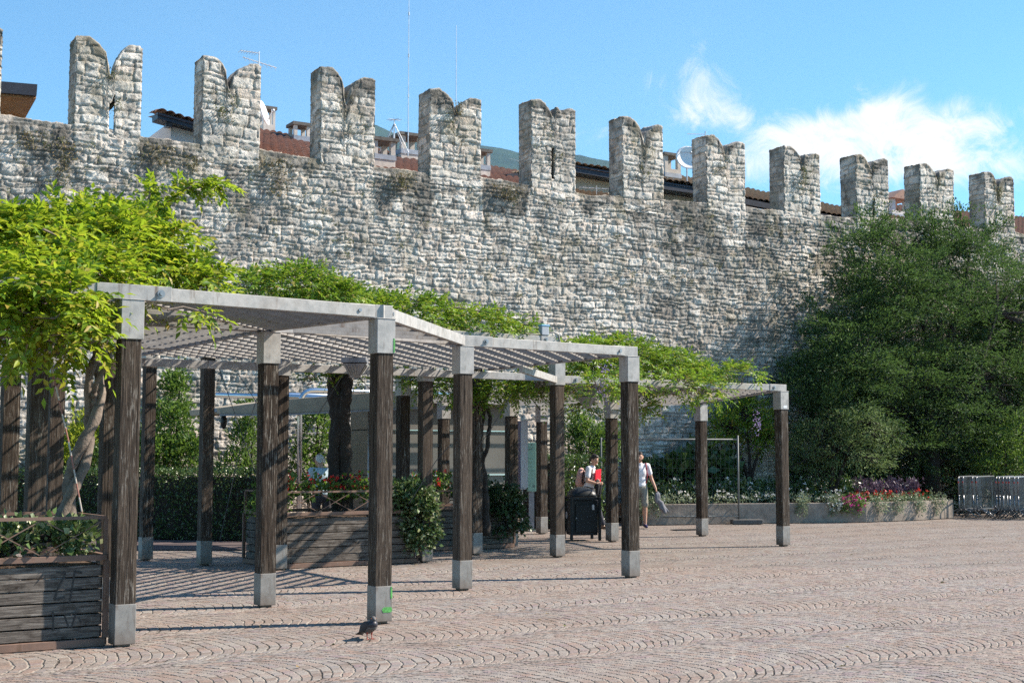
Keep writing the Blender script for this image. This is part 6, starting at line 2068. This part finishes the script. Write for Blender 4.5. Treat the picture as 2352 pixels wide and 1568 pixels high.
fo.location = wl + Matrix.Rotation(R_(-118), 3, 'Z') @ V3(-0.03, 0.205, 1.21); fo.rotation_euler = (R_(-6), R_(6), R_(-118 - 8)); tag(fo, 'bright red folder held against the chest of the woman', 'folder')
jk = MB().ball((0.06, 0.235, 1.07), (0.11, 0.055, 0.085)).capsule((0.03, 0.26, 1.02), (0.0, 0.25, 0.74), 0.07, 0.035).capsule((0.11, 0.25, 1.02), (0.12, 0.25, 0.8), 0.06, 0.03)
o = jk.build('jacket', DK, None, remesh=0.013, sm=5); o.location = wl; o.rotation_euler = (0, 0, R_(-118)); tag(o, 'black jacket draped over the forearm of the woman', 'jacket')

# man half hidden by the post, facing the camera, cap in hand
J = dict(pelvis=(0, 0, 0.97), chest=(0, 0.01, 1.30), neck=(0, 0.02, 1.53), head=(0, 0.045, 1.66),
         lsh=(-0.19, 0, 1.45), lel=(-0.28, 0.0, 1.16), lwr=(-0.36, 0.11, 0.92), lhd=(-0.2, 0.25, -0.9), lpn=(0.9, 0.0, -0.1),
         rsh=(0.19, 0, 1.45), rel=(0.25, -0.02, 1.15), rwr=(0.26, 0.08, 0.90), rhd=(0, 0.2, -1), rpn=(-0.9, 0, 0),
         lhip=(-0.09, 0, 0.94), lkn=(-0.11, 0.06, 0.52), lan=(-0.12, 0.02, 0.09), rhip=(0.09, 0, 0.94), rkn=(0.10, 0.0, 0.52), ran=(0.10, -0.10, 0.09))
ml = gnd(1470, 1212)
figure('man', ml, R_(186), 'man in white shirt and khaki shorts walking half hidden behind a post', {k_: v for k_, v in J.items()}, (0.25, 0.95, -0.1), 'shirt', TW, 0.6, 'shorts', SH, NV, hair_short, (0.6, 0.6))
RM = Matrix.Rotation(R_(186), 3, 'Z')
rs = MB()
for e_ in (-1, 1): rs.tube([(e_ * 0.13, -0.10, 1.10), (e_ * 0.15, -0.05, 1.45), (e_ * 0.145, 0.04, 1.515), (e_ * 0.14, 0.125, 1.42), (e_ * 0.16, 0.11, 1.2), (e_ * 0.17, -0.06, 1.04)], 0.018, 8)
rs.ball((0, -0.19, 1.24), (0.15, 0.09, 0.24))
o = rs.build('backpack', MR, None, remesh=0.013, sm=3); o.location = ml; o.rotation_euler = (0, 0, R_(186)); tag(o, 'dark red backpack with straps on the shoulders of the man', 'backpack')
cp = MB().ball((-0.40, 0.16, 0.74), (0.06, 0.08, 0.11)).ball((-0.36, 0.20, 0.70), (0.05, 0.05, 0.13)).capsule((-0.39, 0.15, 0.84), (-0.42, 0.2, 0.60), 0.025, 0.05)
cp.capsule((-0.46, 0.2, 0.58), (-0.54, 0.24, 0.38), 0.07, 0.05).capsule((-0.42, 0.2, 0.62), (-0.48, 0.22, 0.46), 0.05, 0.06).capsule((-0.54, 0.22, 0.5), (-0.62, 0.24, 0.40), 0.03, 0.02)
o = cp.build('cap_and_shirt', GC, None, remesh=0.012, sm=3); o.location = ml; o.rotation_euler = (0, 0, R_(186)); tag(o, 'grey cap and cloth bundle hanging from the hand of the man', 'clothing')

# grey haired man seen from behind
J = dict(pelvis=(0, 0, 0.86), chest=(0, 0.06, 1.16), neck=(0.0, 0.12, 1.37), head=(-0.02, 0.185, 1.50),
         lsh=(-0.19, 0.06, 1.30), lel=(-0.24, 0.12, 1.02), lwr=(-0.15, 0.34, 0.95), lhd=(0.4, 0.9, 0), lpn=(0.2, 0, -1),
         rsh=(0.19, 0.06, 1.30), rel=(0.24, 0.12, 1.02), rwr=(0.15, 0.34, 0.95), rhd=(-0.4, 0.9, 0), rpn=(-0.2, 0, -1),
         lhip=(-0.09, 0, 0.83), lkn=(-0.11, 0.12, 0.46), lan=(-0.11, 0.0, 0.09), rhip=(0.09, 0, 0.83), rkn=(0.11, 0.12, 0.46), ran=(0.11, 0.0, 0.09))
ol = at(741, 1050, 25.2); ol.z = 0.10
figure('old', ol, R_(22), 'grey haired man in pale blue shirt seen from behind above the begonias', J, (-0.45, 0.8, -0.35), 'shirt', TB, 0.8, 'trousers', DT, BR, hair_old)

# ------------------------------------------------------------------ pigeon
c = gnd(848, 1467)
mats = {}
def pm(nm, col, r=0.7): return simple(nm, col, r, var=0.3, scale=60)
G1, G2, G3, RF = pm('dark_grey_feather', (0.045, 0.042, 0.046)), pm('grey_belly_feather', (0.12, 0.11, 0.105)), pm('glossy_neck_feather', (0.035, 0.033, 0.042), 0.4), simple('red_bird_leg', (0.42, 0.10, 0.07), 0.6)
mb = MB()
ax = V3(0, 1, 0.55).normalized()
Mb = Matrix((V3(1, 0, 0), ax, V3(1, 0, 0).cross(ax))).transposed()
mb.ball((0, 0.0, 0.118), (0.056, 0.105, 0.060), Mb)
mb.ball((0, 0.045, 0.135), (0.050, 0.062, 0.056), Mb)
mb.capsule((0, 0.06, 0.155), (0, 0.072, 0.195), 0.040, 0.028)
mb.ball((0, 0.075, 0.203), (0.025, 0.029, 0.026))
mb.capsule((0, 0.098, 0.200), (0, 0.122, 0.192), 0.008, 0.004)
mb.capsule((0, -0.07, 0.085), (0, -0.12, 0.062), 0.036, 0.020)
pg = mb.build('pigeon', G2, None, remesh=0.005, sm=4)
pg.location = c; pg.rotation_euler = (0, 0, R_(-146)); pg.scale = (1.0, 1.0, 0.94)
tag(pg, 'dark grey pigeon standing on the paving at the foot of the front post', 'pigeon')
tl = MB()
for k_ in range(-2, 3): tl.beam((0.006 * k_, -0.09, 0.082 + 0.002 * k_), (0.014 * k_, -0.20, 0.022 + 0.002 * k_), 0.017, 0.006)
tl.build('tail', G1, pg)
for e_ in (-1, 1):
    w = MB().ball((e_ * 0.047, -0.015, 0.122), (0.016, 0.092, 0.046), Mb)
    w.capsule((e_ * 0.042, -0.075, 0.088), (e_ * 0.025, -0.15, 0.052), 0.018, 0.006)
    w.build('wing', G1, pg, remesh=0.005, sm=3)
    lg = MB().capsule((e_ * 0.022, 0.012, 0.08), (e_ * 0.024, 0.0, 0.045), 0.012, 0.006).capsule((e_ * 0.024, 0.0, 0.045), (e_ * 0.024, 0.008, 0.006), 0.005, 0.0045)
    for a_ in (-0.5, 0, 0.5): lg.capsule((e_ * 0.024, 0.008, 0.006), (e_ * 0.024 + 0.034 * math.sin(a_), 0.008 + 0.034 * math.cos(a_), 0.004), 0.0042, 0.003, 8)
    lg.capsule((e_ * 0.024, 0.008, 0.006), (e_ * 0.024, -0.014, 0.004), 0.004, 0.003, 8)
    lg.build('leg', RF, pg)
nk = MB().capsule((0, 0.058, 0.152), (0, 0.072, 0.195), 0.0425, 0.0300).ball((0, 0.055, 0.14), (0.051, 0.06, 0.045), Mb)
nk.build('neck_feathers', G3, pg, remesh=0.005, sm=3)
ey = MB()
for e_ in (-1, 1): ey.ball((e_ * 0.023, 0.083, 0.207), 0.0055, nu=8, nv=6)
ey.build('eyes', simple('orange_eye', (0.45, 0.14, 0.03), 0.3), pg)
# ------------------------------------------------------------------ smooth dark path before the hedge
mb = MB()
q = [gnd(-80, 1262), gnd(620, 1262), gnd(606, 1243), gnd(-80, 1232)]
mb.add([p + ZV * 0.004 for p in q], [(0, 1, 2, 3)])
o = mb.build('path', M['asphalt']); tag(o, 'dark smooth path between the paving and the hedge', 'path', kind='structure')

lf = Leaf()
nl = 90
uu = rng.uniform(-6, 9, nl); vv = rng.uniform(10.5, 30, nl)
P = np.stack([uu * vv / 24, vv, np.full(nl, 0.006)], 1)
a_ = rng.uniform(0, 6.28, nl)
v_, f_ = leaves(P, np.stack([np.cos(a_), np.sin(a_), np.full(nl, 0.12)], 1), np.array([[0, 0, 1.0]]).repeat(nl, 0) + rng.normal(scale=0.25, size=(nl, 3)), rng.uniform(0.03, 0.075, nl), 0.55)
lf.add(v_, f_)
tag(lf.build('fallen_leaves', M['lf_dry']), 'small dry leaves scattered over the paving', 'leaf litter', kind='stuff')
dg = empty('drain_grate', gnd(1585, 1216), R_(24), 'dark slotted drain grate in the paving before the mesh fence', 'drain')
mb = MB().box((0, -0.14, 0.004), (0.9, 0.02, 0.012)).box((0, 0.14, 0.004), (0.9, 0.02, 0.012))
for k in range(16): mb.box((-0.42 + 0.056 * k, 0, 0.004), (0.026, 0.26, 0.012))
mb.build('grate', M['bin'], dg)

# ------------------------------------------------------------------ sun and sky
HAZE = 0.000035
SUN_AZ, SUN_EL = 12.5, 40.0                        # azimuth counted from +x towards +y
sd = Vector((math.cos(R_(SUN_AZ)) * math.cos(R_(SUN_EL)), math.sin(R_(SUN_AZ)) * math.cos(R_(SUN_EL)), math.sin(R_(SUN_EL))))
sl = bpy.data.lights.new('sun', 'SUN')
sl.energy = 5.0; sl.angle = R_(0.5); sl.color = (1.0, 0.89, 0.75)
so = bpy.data.objects.new('sun', sl); COL.objects.link(so)
so.rotation_euler = sd.to_track_quat('Z', 'Y').to_euler(); so.location = (30, 10, 40)

w = bpy.data.worlds.new('World'); SC.world = w
w.use_nodes = True
t = NT(w.node_tree)
bg = w.node_tree.nodes['Background']
sky = t.n('ShaderNodeTexSky'); sky.sky_type = 'NISHITA'
sky.sun_disc = False; sky.sun_elevation = R_(SUN_EL); sky.sun_rotation = R_(90 - SUN_AZ)
sky.altitude = 200; sky.air_density = 1.0; sky.dust_density = 0.0; sky.ozone_density = 1.6
co = t.n('ShaderNodeTexCoord').outputs['Generated']
nrm = t.vm('NORMALIZE', co)
sep = t.n('ShaderNodeSeparateXYZ'); t.l(nrm, sep.inputs[0])
yy = t.m('MAXIMUM', sep.outputs[1], 0.05)
ax, ez = t.m('DIVIDE', sep.outputs[0], yy), t.m('DIVIDE', sep.outputs[2], yy)
tot = None
for px, py, rx, ry, am in [(1600, 180, 40, 75, .5), (1560, 250, 60, 50, .42), (1655, 230, 45, 55, .5), (1640, 275, 90, 35, .4), (1500, 185, 25, 25, .35), (1345, 300, 60, 40, .5), (1180, 300, 40, 20, .2), (1740, 340, 60, 40, .4),
                           (2060, 270, 100, 60, 1.1), (1930, 300, 120, 40, .7), (2040, 335, 230, 60, 1.12), (1860, 320, 70, 40, .45), (2230, 280, 130, 45, .5), (1960, 390, 200, 50, .6), (2340, 390, 60, 40, .4), (2150, 380, 160, 40, .4)]:
    r = ray(px, py)
    gx = t.m('DIVIDE', t.m('SUBTRACT', ax, r.x / r.y), rx / F * 1.15)
    gy = t.m('DIVIDE', t.m('SUBTRACT', ez, r.z / r.y), ry / F * 1.15)
    e_ = t.m('EXPONENT', t.m('MULTIPLY', t.m('ADD', t.m('MULTIPLY', gx, gx), t.m('MULTIPLY', gy, gy)), -1.0))
    e_ = t.m('MULTIPLY', e_, am)
    tot = e_ if tot is None else t.m('ADD', tot, e_)
cb = t.n('ShaderNodeCombineXYZ'); t.l(ax, cb.inputs[0]); t.l(ez, cb.inputs[1]); cb.inputs[2].default_value = 0.7
n1 = t.noise(cb.outputs[0], 24, 11, 0.68, 0.9)
cov = t.m('ADD', t.m('MULTIPLY', t.m('MINIMUM', tot, 1.35), 0.62), t.m('MULTIPLY', t.m('SUBTRACT', n1, 0.5), 2.1))
cov = t.mapr(cov, 0.12, 1.0, 0, 1, True)
cov = t.m('MULTIPLY', cov, t.mapr(tot, 0.03, 0.3, 0, 1, True))
skc = t.mix(1.0, sky.outputs[0], (1, 1, 1)); mixn = skc.node
mixn.blend_type = 'MULTIPLY'
SKY_TINT = (0.56, 0.885, 1.0)
mixn.inputs[7].default_value = (*SKY_TINT, 1)
# thin veil of brightness towards the horizon, then the clouds
CLOUD = 5.2
fin = t.mix(cov, skc, (CLOUD, CLOUD * 1.02, CLOUD * 1.04))
t.l(fin, bg.inputs['Color'])
bg.inputs['Strength'].default_value = 0.105

# ------------------------------------------------------------------ haze
hm = bpy.data.materials.new('thin_haze'); hm.use_nodes = True
ht = NT(hm.node_tree)
hm.node_tree.nodes.remove(hm.node_tree.nodes['Principled BSDF'])
pv = ht.n('ShaderNodeVolumePrincipled')
pv.inputs['Color'].default_value = (0.50, 0.74, 1.0, 1)
pv.inputs['Density'].default_value = HAZE
ht.l(pv.outputs[0], hm.node_tree.nodes['Material Output'].inputs['Volume'])
o = MB().box(((-1560 + 950) / 2, (9010 - 70) / 2, 1060 - 1), (2510, 9080, 2120)).build('haze', hm)
tag(o, 'thin bluish air between the square and the far mountain', 'haze', kind='stuff')

# ------------------------------------------------------------------ camera
cd = bpy.data.cameras.new('camera'); cam = bpy.data.objects.new('camera', cd); COL.objects.link(cam)
cam.location = (0, 0, H); cam.rotation_euler = (math.pi / 2 + PIT, 0, 0)
cd.sensor_width = 36; cd.lens = 36 * F / 2352.0
cd.clip_end = 20000; cd.clip_start = 0.1
SC.camera = cam

SC.render.engine = 'CYCLES'
cy = SC.cycles
cy.max_bounces = 6; cy.diffuse_bounces = 3; cy.glossy_bounces = 2; cy.transmission_bounces = 3; cy.transparent_max_bounces = 4
cy.use_denoising = False
cy.sample_clamp_indirect = 4.0; cy.caustics_reflective = False; cy.caustics_refractive = False
vs_ = SC.view_settings
vs_.view_transform = 'Standard'; vs_.look = 'None'; vs_.gamma = 1; vs_.exposure = 1.05
